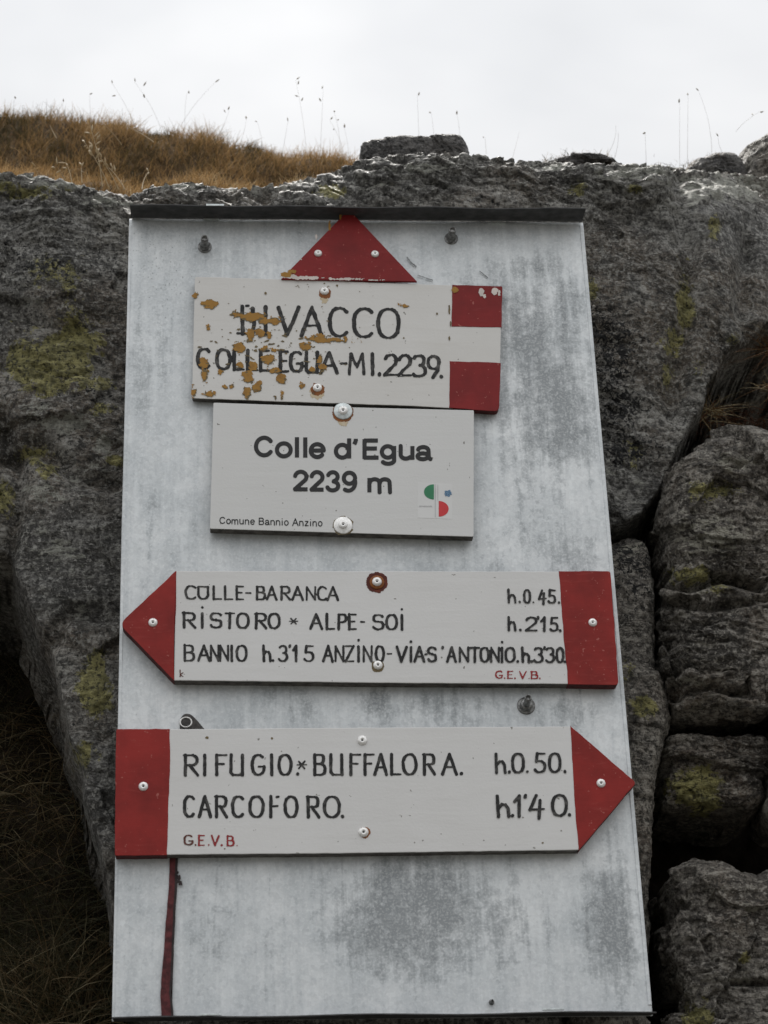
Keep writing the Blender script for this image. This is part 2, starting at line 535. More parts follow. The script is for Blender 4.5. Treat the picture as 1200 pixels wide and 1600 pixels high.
M['grass'] = grass_mat('dry_autumn_grass', [(0.0, (0.035, 0.034, 0.014)), (0.2, (0.10, 0.075, 0.032)), (0.45, (0.29, 0.178, 0.075)), (0.8, (0.44, 0.29, 0.135)), (1.0, (0.60, 0.47, 0.28))])
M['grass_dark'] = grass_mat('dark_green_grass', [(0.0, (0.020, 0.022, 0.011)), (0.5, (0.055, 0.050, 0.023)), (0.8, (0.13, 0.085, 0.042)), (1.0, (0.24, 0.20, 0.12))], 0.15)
M['tuft'] = grass_mat('straw_tuft_grass', [(0.0, (0.05, 0.02, 0.010)), (0.4, (0.13, 0.05, 0.022)), (0.7, (0.22, 0.14, 0.06)), (1.0, (0.45, 0.37, 0.22))], 0.25)
M['stalk'] = grass_mat('grey_straw_stalk', [(0.0, (0.24, 0.21, 0.17)), (1.0, (0.45, 0.40, 0.32))], 0.2)
M['straw'] = grass_mat('pale_straw_stalk', [(0.0, (0.30, 0.22, 0.12)), (1.0, (0.62, 0.52, 0.36))], 0.3)

# ------------------------------------------------------------------ rocks


def grid_faces(nu, nv, wrap_u=False):
    i = np.arange(nu if wrap_u else nu - 1)[:, None]; j = np.arange(nv - 1)[None, :]
    i2 = (i + 1) % nu
    f = np.stack([i * nv + j, i2 * nv + j, i2 * nv + j + 1, i * nv + j + 1], -1) if True else None
    return f.reshape(-1, 4)


def grid_normals(P, wrap=False):
    if wrap:
        du = np.roll(P, -1, 0) - np.roll(P, 1, 0)
    else:
        du = np.gradient(P, axis=0)
    dv = np.gradient(P, axis=1)
    n = np.cross(du, dv)
    return n / (np.linalg.norm(n, axis=-1, keepdims=True) + 1e-12)


def facets(x, y, z, seed):
    """Broken, planar-looking relief: sums of tilted planes chosen per jittered cell."""
    best = np.full(x.shape, 1e9); val = np.zeros(x.shape)
    xi, yi, zi = np.floor(x).astype(np.int64), np.floor(y).astype(np.int64), np.floor(z).astype(np.int64)
    for dx in (-1, 0, 1):
        for dy in (-1, 0, 1):
            for dz in (-1, 0, 1):
                h = _h(xi + dx, yi + dy, zi + dz, seed); h2 = _h(xi + dx, yi + dy, zi + dz, seed + 77)
                cx = xi + dx + (h & 1023) / 1023; cy_ = yi + dy + ((h >> np.uint32(10)) & 1023) / 1023; cz = zi + dz + ((h >> np.uint32(20)) & 1023) / 1023
                d = (x - cx) ** 2 + (y - cy_) ** 2 + (z - cz) ** 2
                a = (h2 & 1023) / 511.5 - 1; b = ((h2 >> np.uint32(10)) & 1023) / 511.5 - 1; c = ((h2 >> np.uint32(20)) & 1023) / 511.5 - 1
                v_ = c * 0.6 + 0.8 * (a * (x - cx) + b * (z - cz))
                m = d < best
                best = np.where(m, d, best); val = np.where(m, v_, val)
    return val


def rock_disp(P, seed, low=0.03, mid=0.014, strat=0.007, fine=0.005, dip=0.3):
    x, y, z = P[..., 0], P[..., 1], P[..., 2]
    d = low * fbm(x * 3.2, y * 3.2, z * 3.2, 2, seed)
    wx = 0.02 * fbm(x * 20, y * 20, z * 20, 3, seed + 51); wz = 0.02 * fbm(x * 20, y * 20, z * 20, 3, seed + 52)
    d = d + mid * 0.70 * facets((x + wx) * 5.5, y * 5.5, (z + dip * x + wz) * 9, seed + 20)
    d = d + mid * 0.16 * facets((x + wx) * 20, y * 20, (z + dip * x + wz) * 60, seed + 24)
    d = d + mid * 0.28 * fbm(x * 12, y * 12, z * 14, 4, seed + 20, gain=0.6)
    wob = fbm(x * 9, y * 9, z * 9, 3, seed + 50)
    s = (z + dip * x) * 40 + wob * 2.6
    amp = sstep(-0.25, 0.35, fbm(x * 6, y * 6, z * 6 + 3, 3, seed + 60))
    d = d + strat * amp * fbm(x * 10, y * 10, s * 1.2, 4, seed + 30, gain=0.6)
    cell = s * 0.5 - np.floor(s * 0.5)
    d = d + strat * 0.6 * (sstep(0, 0.8, cell) * (1 - sstep(0.9, 1.0, cell)) - 0.5) * amp
    d = d + fine * 0.45 * fbm(x * 60, y * 60, z * 95, 4, seed + 40, gain=0.8)
    return d


def rock_attrs(P, seed, lichens=(), pales=(), pits=()):
    px = to_px(P)
    X, Y = px[..., 0], px[..., 1]
    x, y, z = P[..., 0], P[..., 1], P[..., 2]
    wob = fbm(x * 25, y * 25, z * 25, 3, seed + 5)

    def field(lst, amb_seed, freq, thr):
        f = (fbm(x * freq, y * freq, z * freq, 3, amb_seed) - thr) * 1.2
        f = np.clip(f, -0.2, 0.45)
        for cx, cy, rx, ry, s in lst:
            r = np.sqrt(((X - cx) / rx) ** 2 + ((Y - cy) / ry) ** 2)
            f = np.maximum(f, s * np.clip(1.15 - 0.62 * r + wob * 0.55, -0.2, 1.0) - 0.12)
        return f.ravel()
    return {'lichen': field(lichens, seed + 70, 9, 0.62), 'pale': field(pales, seed + 80, 7, 0.22), 'pitted': np.clip(field(pits, seed + 90, 4, 0.6), 0, 1)}


def smooth_loop(pts, n):
    pts = np.asarray(pts, float)
    k = len(pts); out = []
    per = 24
    for i in range(k):
        p0, p1, p2, p3 = pts[i - 1], pts[i], pts[(i + 1) % k], pts[(i + 2) % k]
        t = np.linspace(0, 1, per, endpoint=False)[:, None]
        out.append(0.5 * (2 * p1 + (p2 - p0) * t + (2 * p0 - 5 * p1 + 4 * p2 - p3) * t ** 2 + (3 * p1 - p0 - 3 * p2 + p3) * t ** 3))
    q = np.concatenate(out)
    L = np.concatenate([[0], np.cumsum(np.linalg.norm(np.diff(np.vstack([q, q[:1]]), axis=0), axis=1))])
    s = np.linspace(0, L[-1], n, endpoint=False)
    q = np.vstack([q, q[:1]])
    return np.stack([np.interp(s, L, q[:, 0]), np.interp(s, L, q[:, 1])], -1)


def boulder(name, outline, Y, front, backd, seed, mat, n=420, rings=130, power=4.0, tilt=(0, 0), lichens=(), pales=(), pits=(), cracks=(), disp=1.0, fitz=True, **kw):
    """A stone grown from its outline: bulging in front of and behind the plane y = Y."""
    o2 = smooth_loop(outline, n)
    W = at(o2[:, 0], o2[:, 1], Y)
    c = W.mean(0)
    rf = 1 - np.linspace(1, 0, rings) ** 1.6
    rb = rf[::-1][1:][::3]
    rows = []
    for r in rf[1:]:
        p = c + (W - c) * r
        p[:, 1] = Y - front * (1 - r ** power) ** (1 / 2.2)
        rows.append(p)
    for r in rb:
        p = c + (W - c) * max(r, 0.01)
        p[:, 1] = Y + backd * (1 - max(r, 0.01) ** power) ** (1 / 2.2)
        rows.append(p)
    P = np.stack(rows, 1)                      # n x rows
    P[..., 1] += tilt[0] * (P[..., 0] - c[0]) + tilt[1] * (P[..., 2] - c[2])
    nrm = grid_normals(P, True)
    mid = P[:, len(rf) // 3]
    if np.mean(nrm[:, len(rf) // 3, 1]) > 0:
        nrm = -nrm
    P = P + nrm * (rock_disp(P, seed, **kw) * disp)[..., None]
    # the bulge and relief change the stone's apparent size: bring it back to its measured extent
    tgt = np.array([o2.min(0), o2.max(0)])
    for _ in range(3):
        q = to_px(P).reshape(-1, 2)
        cur_ = np.array([q.min(0), q.max(0)])
        sc_ = np.clip((tgt[1] - tgt[0]) / (cur_[1] - cur_[0]), 0.85, 1.2)
        if not fitz:
            sc_[1] = 1.0
        cc = P.reshape(-1, 3).mean(0)
        P[..., 0] = cc[0] + (P[..., 0] - cc[0]) * sc_[0]
        P[..., 2] = cc[2] + (P[..., 2] - cc[2]) * sc_[1]
        q = to_px(P).reshape(-1, 2)
        cur_ = np.array([q.min(0), q.max(0)])
        d_ = np.array([(tgt.mean(0) - cur_.mean(0))[0], tgt[0, 1] - cur_[0, 1]]) * (Y + CAM_D) * 1.08 / FPX
        P[..., 0] += d_[0]; P[..., 2] -= d_[1] * 1.1
    if cracks:
        px = to_px(P)
        for pts, wpx, dep in cracks:
            d = seg_dist(px[..., 0] + 6 * fbm(P[..., 0] * 30, P[..., 1] * 30, P[..., 2] * 30, 2, seed + 3), px[..., 1], pts)
            P[..., 1] += dep * np.exp(-(d / wpx) ** 2)
    f = grid_faces(P.shape[0], P.shape[1], True)
    V = P.reshape(-1, 3)
    fl = [tuple(q) for q in ()]
    at_ = rock_attrs(P, seed, lichens, pales, pits)
    # close both poles with a fan
    nv = P.shape[1]
    V = np.vstack([V, P[:, 0].mean(0), P[:, -1].mean(0)])
    i = np.arange(n); i2 = (i + 1) % n
    k0, k1 = len(V) - 2, len(V) - 1
    capa = np.stack([i2 * nv, i * nv, np.full(n, k0), np.full(n, k0)], -1)
    capb = np.stack([i * nv + nv - 1, i2 * nv + nv - 1, np.full(n, k1), np.full(n, k1)], -1)
    at_ = {k: np.concatenate([v, [0, 0]]) for k, v in at_.items()}
    me_faces = np.vstack([f, capa, capb])
    tri = me_faces[:, 2] == me_faces[:, 3]
    faces = [tuple(q) for q in me_faces[~tri]] + [tuple(q[:3]) for q in me_faces[tri]]
    ob = mesh_obj(name, V, faces, mat, smooth=True, attrs=at_)
    return ob


# --- the big outcrop behind the panel: front face rolled over a rounded lip
TOP = [(-260, 250), (-120, 258), (0, 268), (50, 272), (100, 282), (160, 298), (205, 306), (232, 292), (300, 284), (345, 294), (385, 294), (450, 286), (520, 268), (560, 250),
       (640, 240), (735, 240), (800, 250), (880, 254), (960, 256), (1010, 256), (1080, 264), (1130, 270), (1170, 272), (1210, 280), (1300, 290), (1420, 300), (2200, 340)]
YL = 0.20                                          # depth of the lip's crest
tx = np.array([at(p[0], p[1] + 20, YL) for p in TOP])          # the rock's own relief lifts the lip a little
nx = 860
xs = np.linspace(at(-260, 700, 0.1)[0], at(1900, 700, 0.1)[0], nx)
zt = np.interp(xs, tx[:, 0], tx[:, 2])
zb = float(at(600, 1680, 0.1)[2])                     # fine rows only where the face can be seen
face_y0 = 0.085
rad = 0.15
tf = np.linspace(0, 1, 470)
ta = np.linspace(0, 1, 110)
cols = []
for x, zt_ in zip(xs, zt):
    ra = rad * (0.8 + 0.35 * math.sin(x * 7.0 + 1.3) + 0.25 * math.sin(x * 17.0))
    ra = max(0.06, ra) * (1 + 0.6 * float(sstep(0.47, 0.72, np.array(x))))
    zf = np.concatenate([np.linspace(-1.7, zb, 40)[:-1], zb + (zt_ - ra - zb) * tf])
    fr = np.stack([np.full_like(zf, x), np.full_like(zf, face_y0), zf], -1)
    a = ta * math.pi / 2
    ar = np.stack([np.full_like(a, x), face_y0 + ra - ra * np.cos(a), zt_ - ra + ra * np.sin(a)], -1)[1:]
    k = np.linspace(0, 1, 50)[1:] ** 1.5
    bk = np.stack([np.full_like(k, x), face_y0 + ra + 1.2 * k, zt_ - 0.10 * k], -1)
    cols.append(np.vstack([fr, ar, bk]))
P = np.stack(cols, 0)
nrm = grid_normals(P)
if nrm[300, 200, 1] > 0:
    nrm = -nrm
px0 = to_px(P)
X, Y = px0[..., 0], px0[..., 1]
wobx = 14 * fbm(P[..., 0] * 12, P[..., 1] * 12, P[..., 2] * 12, 3, 901)
woby = 14 * fbm(P[..., 0] * 12, P[..., 1] * 12, P[..., 2] * 12, 3, 911)
Xw, Yw = X + wobx, Y + woby
carve_r = [(2600, 420), (1500, 420), (1290, 450), (1200, 485), (1150, 530), (1110, 592), (1066, 690), (1040, 738), (1000, 800), (955, 822), (880, 840), (880, 1900), (2600, 1900)]
carve_l = [(-400, 810), (-60, 820), (10, 850), (48, 935), (78, 1000), (100, 1090), (128, 1195), (160, 1310), (182, 1430), (200, 1550), (300, 1640), (300, 1900), (-400, 1900)]
D = rock_disp(P, 11, low=0.032, mid=0.016, strat=0.008, fine=0.0055, dip=0.30)
# the lip on the left breaks into thin dipping sheets
sheet = (1 - sstep(150, 330, X)) * (1 - sstep(330, 420, Y)) + 0.6 * sstep(150, 330, X) * (1 - sstep(300, 360, Y))
s = (P[..., 2] + 0.42 * P[..., 0]) * 70 + 3.2 * fbm(P[..., 0] * 9, P[..., 1] * 9, P[..., 2] * 9, 3, 66)
saw = s - np.floor(s)
D = D + 0.012 * sheet * sstep(-0.3, 0.3, fbm(P[..., 0] * 16, P[..., 1] * 16, P[..., 2] * 30, 3, 67)) * (sstep(0, 0.75, saw) * (1 - sstep(0.82, 1.0, saw)) - 0.4)
D = D * (0.24 + 0.76 * sstep(0.04, 0.24, zt[:, None] - P[..., 2]))
# the lip itself is chipped and thinly bedded
near = 1 - sstep(0.05, 0.20, zt[:, None] - P[..., 2])
gx, gy, gz = P[..., 0], P[..., 1], P[..., 2]
D = D + near * (0.012 * facets(gx * 14, gy * 14, (gz + 0.3 * gx) * 38, 931) + 0.007 * facets(gx * 34, gy * 30, (gz + 0.3 * gx) * 80, 932) + 0.006 * fbm(gx * 30, gy * 30, gz * 60, 3, 933, gain=0.7))
P = P + nrm * D[..., None]
rec = np.zeros(X.shape)
for poly, depth, w in ((carve_r, 0.75, 26), (carve_l, 0.55, 42)):
    ins = inside(Xw, Yw, poly)
    d = seg_dist(Xw, Yw, poly)
    rec = rec + depth * np.where(ins, sstep(0, w, d), 0) - 0.02 * np.where(ins, 0, np.exp(-(d / 60.0) ** 2)) * 0
# broken relief on the undersides, where the face steps back
turn = np.clip(rec / 0.4, 0, 1) * (1 - np.clip(rec / 0.5, 0, 1) ** 4)
P[..., 2] += turn * (0.035 * fbm(P[..., 0] * 9, rec * 6, P[..., 2] * 9, 4, 921) + 0.02 * facets(P[..., 0] * 12, rec * 9, P[..., 2] * 12, 923))
P[..., 0] += turn * 0.04 * fbm(P[..., 0] * 8, rec * 7, P[..., 2] * 8, 4, 922)
frontmask = sstep(0.0, 0.06, zt[:, None] - P[..., 2])
P[..., 1] += rec * frontmask
# face leans back towards the right end and bulges on the left
P[..., 1] += 0.10 * sstep(1080, 1330, X) * frontmask + 0.05 * sstep(120, -150, X) * frontmask
# hollows and grooves in the face
for pts, wpx, dep in (([(1066, 300), (1082, 380), (1072, 470), (1060, 560), (1046, 640)], 16, 0.022),
                      ([(1180, 400), (1165, 480), (1200, 520)], 18, 0.03),
                      ([(0, 700), (60, 690), (120, 740), (180, 760)], 16, 0.025),
                      ([(20, 470), (90, 520), (150, 500)], 13, 0.012),
                      ([(0, 640), (30, 760), (10, 860)], 14, 0.022),
                      ([(60, 1010), (110, 960), (190, 950)], 14, 0.02),
                      ([(940, 300), (1010, 330), (1060, 380)], 12, 0.012)):
    d = seg_dist(Xw, Yw, pts)
    P[..., 1] += dep * np.exp(-(d / wpx) ** 2) * frontmask
# level the lip to its measured skyline
tpx = np.array(TOP, float)
wz = sstep(0.34, 0.03, zt[:, None] - P[..., 2])
for _ in range(5):
    q = to_px(P)
    j_ = np.argmin(q[..., 1], 1)
    ii_ = np.arange(len(q))
    err = np.interp(q[ii_, j_, 0], tpx[:, 0], tpx[:, 1]) - q[ii_, j_, 1]
    ker = np.hanning(25); ker /= ker.sum()
    err = np.convolve(np.pad(err, 12, mode='edge'), ker, 'valid')
    P[..., 2] -= (err * 3.0 / FPX * 1.15)[:, None] * wz
# the panel stands clear of the rock
clr = sstep(0, 40, np.minimum(np.minimum(X - 130, 1060 - X), np.minimum(Y - 285, 1640 - Y)))
P[..., 1] = np.maximum(P[..., 1], 0.035 * clr + (1 - clr) * -0.06)
lich = [(85, 565, 62, 46, 1.0), (115, 540, 40, 40, .9), (60, 710, 26, 14, .8), (148, 1075, 22, 42, 1.0), (158, 640, 22, 10, .7), (165, 600, 16, 10, .8), (75, 735, 22, 18, .7), (30, 300, 60, 16, .75), (90, 430, 60, 36, .55),
        (5, 780, 18, 30, .8), (130, 1180, 20, 34, .6), (1070, 462, 13, 40, 1.0), (1045, 540, 18, 26, .7), (1115, 360, 10, 22, .85), (926, 450, 10, 20, .8), (1043, 590, 12, 24, .7), (1090, 570, 14, 14, .5),
        (520, 298, 24, 9, .9), (900, 295, 14, 12, .8), (990, 295, 12, 8, .7), (1145, 530, 10, 12, .6), (990, 710, 20, 30, .5), (180, 720, 14, 8, .8)]
pal = [(115, 660, 46, 16, .8), (75, 770, 40, 24, .7), (165, 690, 16, 24, .8), (60, 640, 40, 18, .6), (110, 860, 80, 50, .55), (60, 830, 50, 40, .5), (1000, 770, 34, 34, .6), (1130, 430, 50, 60, .35), (1140, 292, 90, 30, .9), (1010, 266, 90, 16, .75), (870, 262, 90, 12, .6), (660, 262, 80, 12, .7), (560, 290, 120, 16, .5), (290, 292, 60, 9, .7), (70, 290, 90, 24, .75), (160, 316, 50, 16, .75), (400, 292, 60, 8, .8)]  # pale patches; those along the lip paint its sunlit rim highlight
pit = [(960, 560, 40, 60, 1), (975, 640, 40, 40, 1), (985, 700, 40, 34, 1), (945, 520, 34, 40, .9), (60, 420, 90, 40, .7), (150, 400, 60, 40, .6), (130, 620, 50, 20, .6)]
f = grid_faces(P.shape[0], P.shape[1])
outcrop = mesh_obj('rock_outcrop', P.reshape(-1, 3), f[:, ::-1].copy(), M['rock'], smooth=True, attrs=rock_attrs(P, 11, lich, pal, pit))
tag(outcrop, 'huge grey rock outcrop with yellow lichen that the metal panel is bolted to', 'rock')

# --- boulders right of the panel
def tb(o, label):
    return tag(o, label, 'boulder', 'boulders right of the panel')


tb(boulder('boulder', [(900, 850), (955, 842), (1010, 836), (1036, 866), (1042, 960), (1048, 1060), (1044, 1150), (1016, 1230), (1014, 1320), (1018, 1400), (1006, 1500), (1000, 1600), (990, 1760), (880, 1760), (860, 1300)],
           0.13, 0.07, 0.20, 21, M['rock_b'], power=9.0, lichens=[(1003, 1100, 22, 20, 1.0), (975, 1050, 14, 20, .5)], pits=[(980, 880, 40, 60, 1.0)], pales=[(990, 860, 30, 14, .8)]),
   'narrow dark rock partly hidden behind the right edge of the metal panel')
tb(boulder('boulder', [(1004, 905), (1002, 850), (1016, 780), (1034, 722), (1060, 688), (1085, 676), (1130, 668), (1190, 664), (1260, 690), (1300, 800), (1290, 1000), (1240, 1120), (1186, 1160), (1176, 1166), (1110, 1166), (1048, 1160), (1038, 1148), (1030, 1090), (1028, 1030), (1012, 980)],
           0.10, 0.08, 0.22, 31, M['rock_b'], n=520, rings=170, power=9.0, low=0.02, mid=0.030, strat=0.012, dip=0.12,
           lichens=[(1100, 765, 40, 16, .75), (1085, 898, 22, 14, 1.0), (1050, 895, 14, 16, .6), (1120, 920, 22, 10, .6)], pales=[(1110, 840, 70, 40, .7), (1080, 1070, 40, 26, .6), (1150, 720, 50, 26, .6), (1095, 925, 40, 14, .6)],
           cracks=[([(1026, 905), (1080, 915), (1130, 900), (1190, 915)], 8, 0.03), ([(1050, 1000), (1062, 1050), (1058, 1085)], 9, 0.03), ([(1060, 1085), (1110, 1070), (1170, 1085)], 7, 0.018), ([(1040, 940), (1110, 950), (1200, 935)], 6, 0.016)]),
   'largest brown-grey boulder right of the crack, cut by level cracks')
tb(boulder('boulder', [(1004, 1180), (1006, 1152), (1022, 1146), (1110, 1148), (1185, 1148), (1206, 1160), (1208, 1280), (1196, 1312), (1165, 1318), (1110, 1306), (1026, 1296), (1010, 1286), (1004, 1240)],
           0.14, 0.05, 0.20, 41, M['rock_b'], n=320, rings=100, power=9.0, disp=0.9, mid=0.026, low=0.015, lichens=[(1085, 1235, 34, 26, 1.1), (1060, 1230, 18, 12, .8), (1105, 1260, 18, 10, .8)]),
   'small boulder with a yellow lichen patch below the largest boulder')
tb(boulder('boulder', [(1002, 1480), (1006, 1420), (1002, 1372), (1014, 1350), (1044, 1340), (1100, 1348), (1140, 1360), (1170, 1362), (1205, 1350), (1300, 1350), (1340, 1500), (1330, 1780), (1030, 1790), (1022, 1600)],
           0.10, 0.08, 0.24, 51, M['rock_b'], n=520, rings=160, power=9.0, dip=0.05, mid=0.030, low=0.02, lichens=[(1093, 1590, 20, 24, 1.1), (1165, 1500, 10, 8, .9)], pales=[(1160, 1530, 34, 20, .7), (1090, 1400, 50, 30, .4), (1170, 1420, 20, 20, .6)],
           cracks=[([(1150, 1535), (1220, 1535)], 5, 0.02), ([(1070, 1420), (1120, 1500)], 6, 0.012)]),
   'wide pale-brown boulder in the bottom right corner under a black hollow')
tb(boulder('boulder', [(1196, 800), (1184, 870), (1180, 950), (1186, 1030), (1186, 1100), (1170, 1170), (1170, 1260), (1184, 1316), (1300, 1335), (1440, 1320), (1520, 1200), (1530, 960), (1470, 800), (1320, 770)],
           0.08, 0.07, 0.24, 61, M['rock_b'], n=420, rings=130, power=8.0, disp=0.8, lichens=[(1192, 1190, 12, 40, .7)], pales=[(1192, 1240, 14, 50, .8)]),
   'sliver of grey boulder cut by the right edge of the photo')

# --- stones on top and behind
tag(boulder('stone_slab', [(556, 240), (557, 226), (562, 220), (590, 217), (620, 213), (668, 210), (712, 209), (724, 213), (732, 230), (736, 252), (730, 285), (640, 290), (556, 285)], 0.25, 0.05, 0.14, 71, M['slab'], n=320, rings=90, power=9.0, low=0.003, mid=0.009, strat=0.004, fine=0.003, dip=1.5, fitz=False),
    'flat dark stone slab lying on top of the rock outcrop', 'stone')
tag(boulder('boulder', [(1108, 262), (1114, 236), (1132, 212), (1160, 196), (1195, 188), (1240, 190), (1290, 215), (1320, 270), (1310, 340), (1220, 350), (1120, 320)], 0.55, 0.14, 0.4, 81, M['rock_b'], n=360, rings=100, power=2.6, dip=-0.4, disp=0.8, fitz=False),
    'round dark boulder behind the outcrop at the upper right corner', 'boulder')
tag(boulder('boulder', [(1050, 262), (1070, 246), (1100, 240), (1130, 238), (1160, 250), (1170, 290), (1110, 300), (1060, 292)], 0.5, 0.06, 0.2, 85, M['slab'], n=240, rings=60, power=3.5, disp=0.9, fitz=False),
    'low dark stone left of the round boulder behind the outcrop', 'boulder')
tag(boulder('boulder', [(838, 250), (856, 241), (890, 238), (930, 239), (962, 247), (970, 262), (900, 275), (845, 268)], 0.42, 0.04, 0.15, 87, M['slab'], n=240, rings=60, power=3.5, disp=0.9, fitz=False),
    'low dark stone with a grass fringe right of the flat slab', 'boulder')

# ------------------------------------------------------------------ ground
def sheet_obj(name, fn, x0, x1, nx_, y0, y1, ny_, mat, kind='structure'):
    xs_ = np.linspace(x0, x1, nx_); ys_ = np.linspace(y0, y1, ny_)
    XX, YY = np.meshgrid(xs_, ys_, indexing='ij')
    PP = np.stack([XX, YY, fn(XX, YY)], -1)
    o = mesh_obj(name, PP.reshape(-1, 3), grid_faces(nx_, ny_), mat, smooth=True)
    o['kind'] = kind
    return o


g = mesh_obj('ground', [(-600, -600, -1.6), (600, -600, -1.6), (600, 600, -1.6), (-600, 600, -1.6)], [(0, 1, 2, 3)], M['ground'])
g['kind'] = 'structure'


# bank of turf rising behind the outcrop
BK = [(-500, 170), (-100, 178), (0, 186), (60, 186), (130, 194), (180, 196), (230, 206), (270, 212), (330, 218), (370, 230), (420, 240), (470, 246), (540, 252), (620, 272), (760, 300), (1300, 360)]
YB = 0.95
bkw = np.array([at(*p, YB) for p in BK])


def bank_z(x, y):
    crest = np.interp(x * (YB + CAM_D) / (y + CAM_D) if False else x, bkw[:, 0], bkw[:, 2]) - 0.045
    lip = np.interp(x, tx[:, 0], tx[:, 2]) - 0.02
    t = np.clip((y - 0.24) / (YB - 0.24), 0, 4)
    # two shallow steps
    s = np.where(t < 1, 0.40 * sstep(0.0, 0.42, t) + 0.60 * sstep(0.46, 0.95, t), 1 - 0.10 * (t - 1))
    z = lip + (crest - lip) * s
    return z + 0.022 * fbm(x * 5, y * 5, x * 0, 3, 400) + 0.022 * fbm(x * 13, y * 13, x * 0, 2, 410)


bank = sheet_obj('grassy_bank', bank_z, -2.6, 1.6, 300, 0.22, 3.2, 220, M['turf_soil'])


# dark peat bank in the hollow left of the panel
ZP = float(at(60, 1250, 0.36)[2])


def peat_y(x, z):
    y = 0.40 + 0.35 * np.maximum(z - ZP, -0.8)
    return y + 0.05 * fbm(x * 6, z * 6, x * 0, 4, 500) + 0.015 * fbm(x * 25, z * 25, x * 0, 3, 505)


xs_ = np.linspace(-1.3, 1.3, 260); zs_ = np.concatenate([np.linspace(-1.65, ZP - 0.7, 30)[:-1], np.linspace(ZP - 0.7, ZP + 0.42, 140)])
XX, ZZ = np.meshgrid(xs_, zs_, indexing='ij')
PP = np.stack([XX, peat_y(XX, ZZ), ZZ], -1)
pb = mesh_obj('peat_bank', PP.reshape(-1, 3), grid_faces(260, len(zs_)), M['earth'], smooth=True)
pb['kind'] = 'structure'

# ------------------------------------------------------------------ grass


def blades(base, direc, length, width, droop, tint, rng, levels=4):
    """Tapered ribbons: base (n,3), unit direction (n,3)."""
    n = len(base)
    side = np.cross(direc, rng.normal(size=(n, 3)))
    side /= np.linalg.norm(side, axis=1, keepdims=True) + 1e-9
    hor = np.stack([rng.normal(size=n), rng.normal(size=n), np.zeros(n)], -1)
    hor /= np.linalg.norm(hor, axis=1, keepdims=True)
    V = np.zeros((n, levels, 2, 3))
    for k in range(levels):
        t = k / (levels - 1)
        c = base + direc * (length * t)[:, None] + (hor * 0.8 + np.array([0, 0, -0.55])) * (droop * length * t * t)[:, None]
        w = width * (1 - 0.85 * t)
        V[:, k, 0] = c - side * w[:, None] / 2
        V[:, k, 1] = c + side * w[:, None] / 2
    i = np.arange(n)[:, None] * levels * 2
    k = np.arange(levels - 1)[None, :] * 2
    F = np.stack([i + k, i + k + 1, i + k + 3, i + k + 2], -1).reshape(-1, 4)
    return V.reshape(-1, 3), F, np.repeat(tint, levels * 2)


def grass_obj(name, base, direc, length, width, droop, tint, mat, rng, levels=4):
    V, F, T = blades(base, direc, length, width, droop, tint, rng, levels)
    return mesh_obj(name, V, F, mat, attrs={'tint': T})


rng = np.random.default_rng(5)
n = 95000
y = 0.25 + (1.35 - 0.25) * rng.random(n) ** 1.1
xa_, xb_ = at(-70, 250, 1.35)[0], at(565, 250, 1.35)[0]
x = xa_ + (xb_ - xa_) * rng.random(n)
keep = (x < at(555, 260, 0.3)[0] * (y + CAM_D) / (0.3 + CAM_D) + 0.01) & (x > at(-70, 260, 0.3)[0] * (y + CAM_D) / (0.3 + CAM_D))
x, y = x[keep], y[keep]
thin = fbm(x * 12, y * 12, x * 0, 2, 435) + 0.8 * rng.random(len(x)) > 0.12
x, y = x[thin], y[thin]
n = len(x)
clump = fbm(x * 9, y * 9, x * 0, 3, 430)
z = bank_z(x, y) - 0.004
upd = np.stack([rng.normal(0.12, 0.35, n), rng.normal(-0.35, 0.35, n), np.ones(n)], -1)
upd /= np.linalg.norm(upd, axis=1, keepdims=True)
t = np.clip((y - 0.24) / (YB - 0.24), 0, 4)
band = fbm(x * 4, y * 4, x * 0, 3, 440)
darkband = sstep(0.58, 0.70, t + 0.12 * band) * sstep(0.16, -0.20, x) * 0.30 - 0.12 * sstep(0.30, 0.36, t) * (1 - sstep(0.44, 0.5, t))
tint = np.clip(0.55 + 0.35 * band + 0.55 * clump + rng.normal(0, 0.19, n) - darkband, 0, 1)
length = 0.78 * (0.022 + 0.026 * rng.random(n) ** 2) * (1 + 1.0 * clump) * (1 + 0.2 * t)
o = grass_obj('grass', np.stack([x, y, z], -1), upd, np.clip(length, 0.012, 0.09), 0.0011 + 0.0009 * rng.random(n), 0.25 + 0.5 * rng.random(n), tint, M['grass'], rng)
tag(o, 'brown autumn grass covering the bank behind the rock', 'grass', kind='stuff')

# fringe of grass along the lip and stones on the right
def fringe(pts, Yd, n, len0, mat, seed, label, name='grass', spread=0.03, tint0=0.4, kind='stuff', lean=0.0):
    r = np.random.default_rng(seed)
    pts = np.array(pts, float)
    k = r.random(n) * (len(pts) - 1)
    i = k.astype(int); fr = (k - i)[:, None]
    pp = pts[i] * (1 - fr) + pts[i + 1] * fr
    B = at(pp[:, 0], pp[:, 1], Yd) + np.stack([r.normal(0, spread * .3, n), r.normal(0, spread, n), r.normal(0, 0.004, n)], -1)
    d = np.stack([r.normal(lean, 0.5, n), r.normal(0, 0.4, n), np.ones(n)], -1)
    d /= np.linalg.norm(d, axis=1, keepdims=True)
    o = grass_obj(name, B, d, len0 * (0.4 + r.random(n)), 0.0008 + 0.0007 * r.random(n), 0.3 + 0.6 * r.random(n), np.clip(tint0 + r.normal(0, 0.2, n), 0, 1), mat, r)
    return tag(o, label, 'grass', kind=kind)


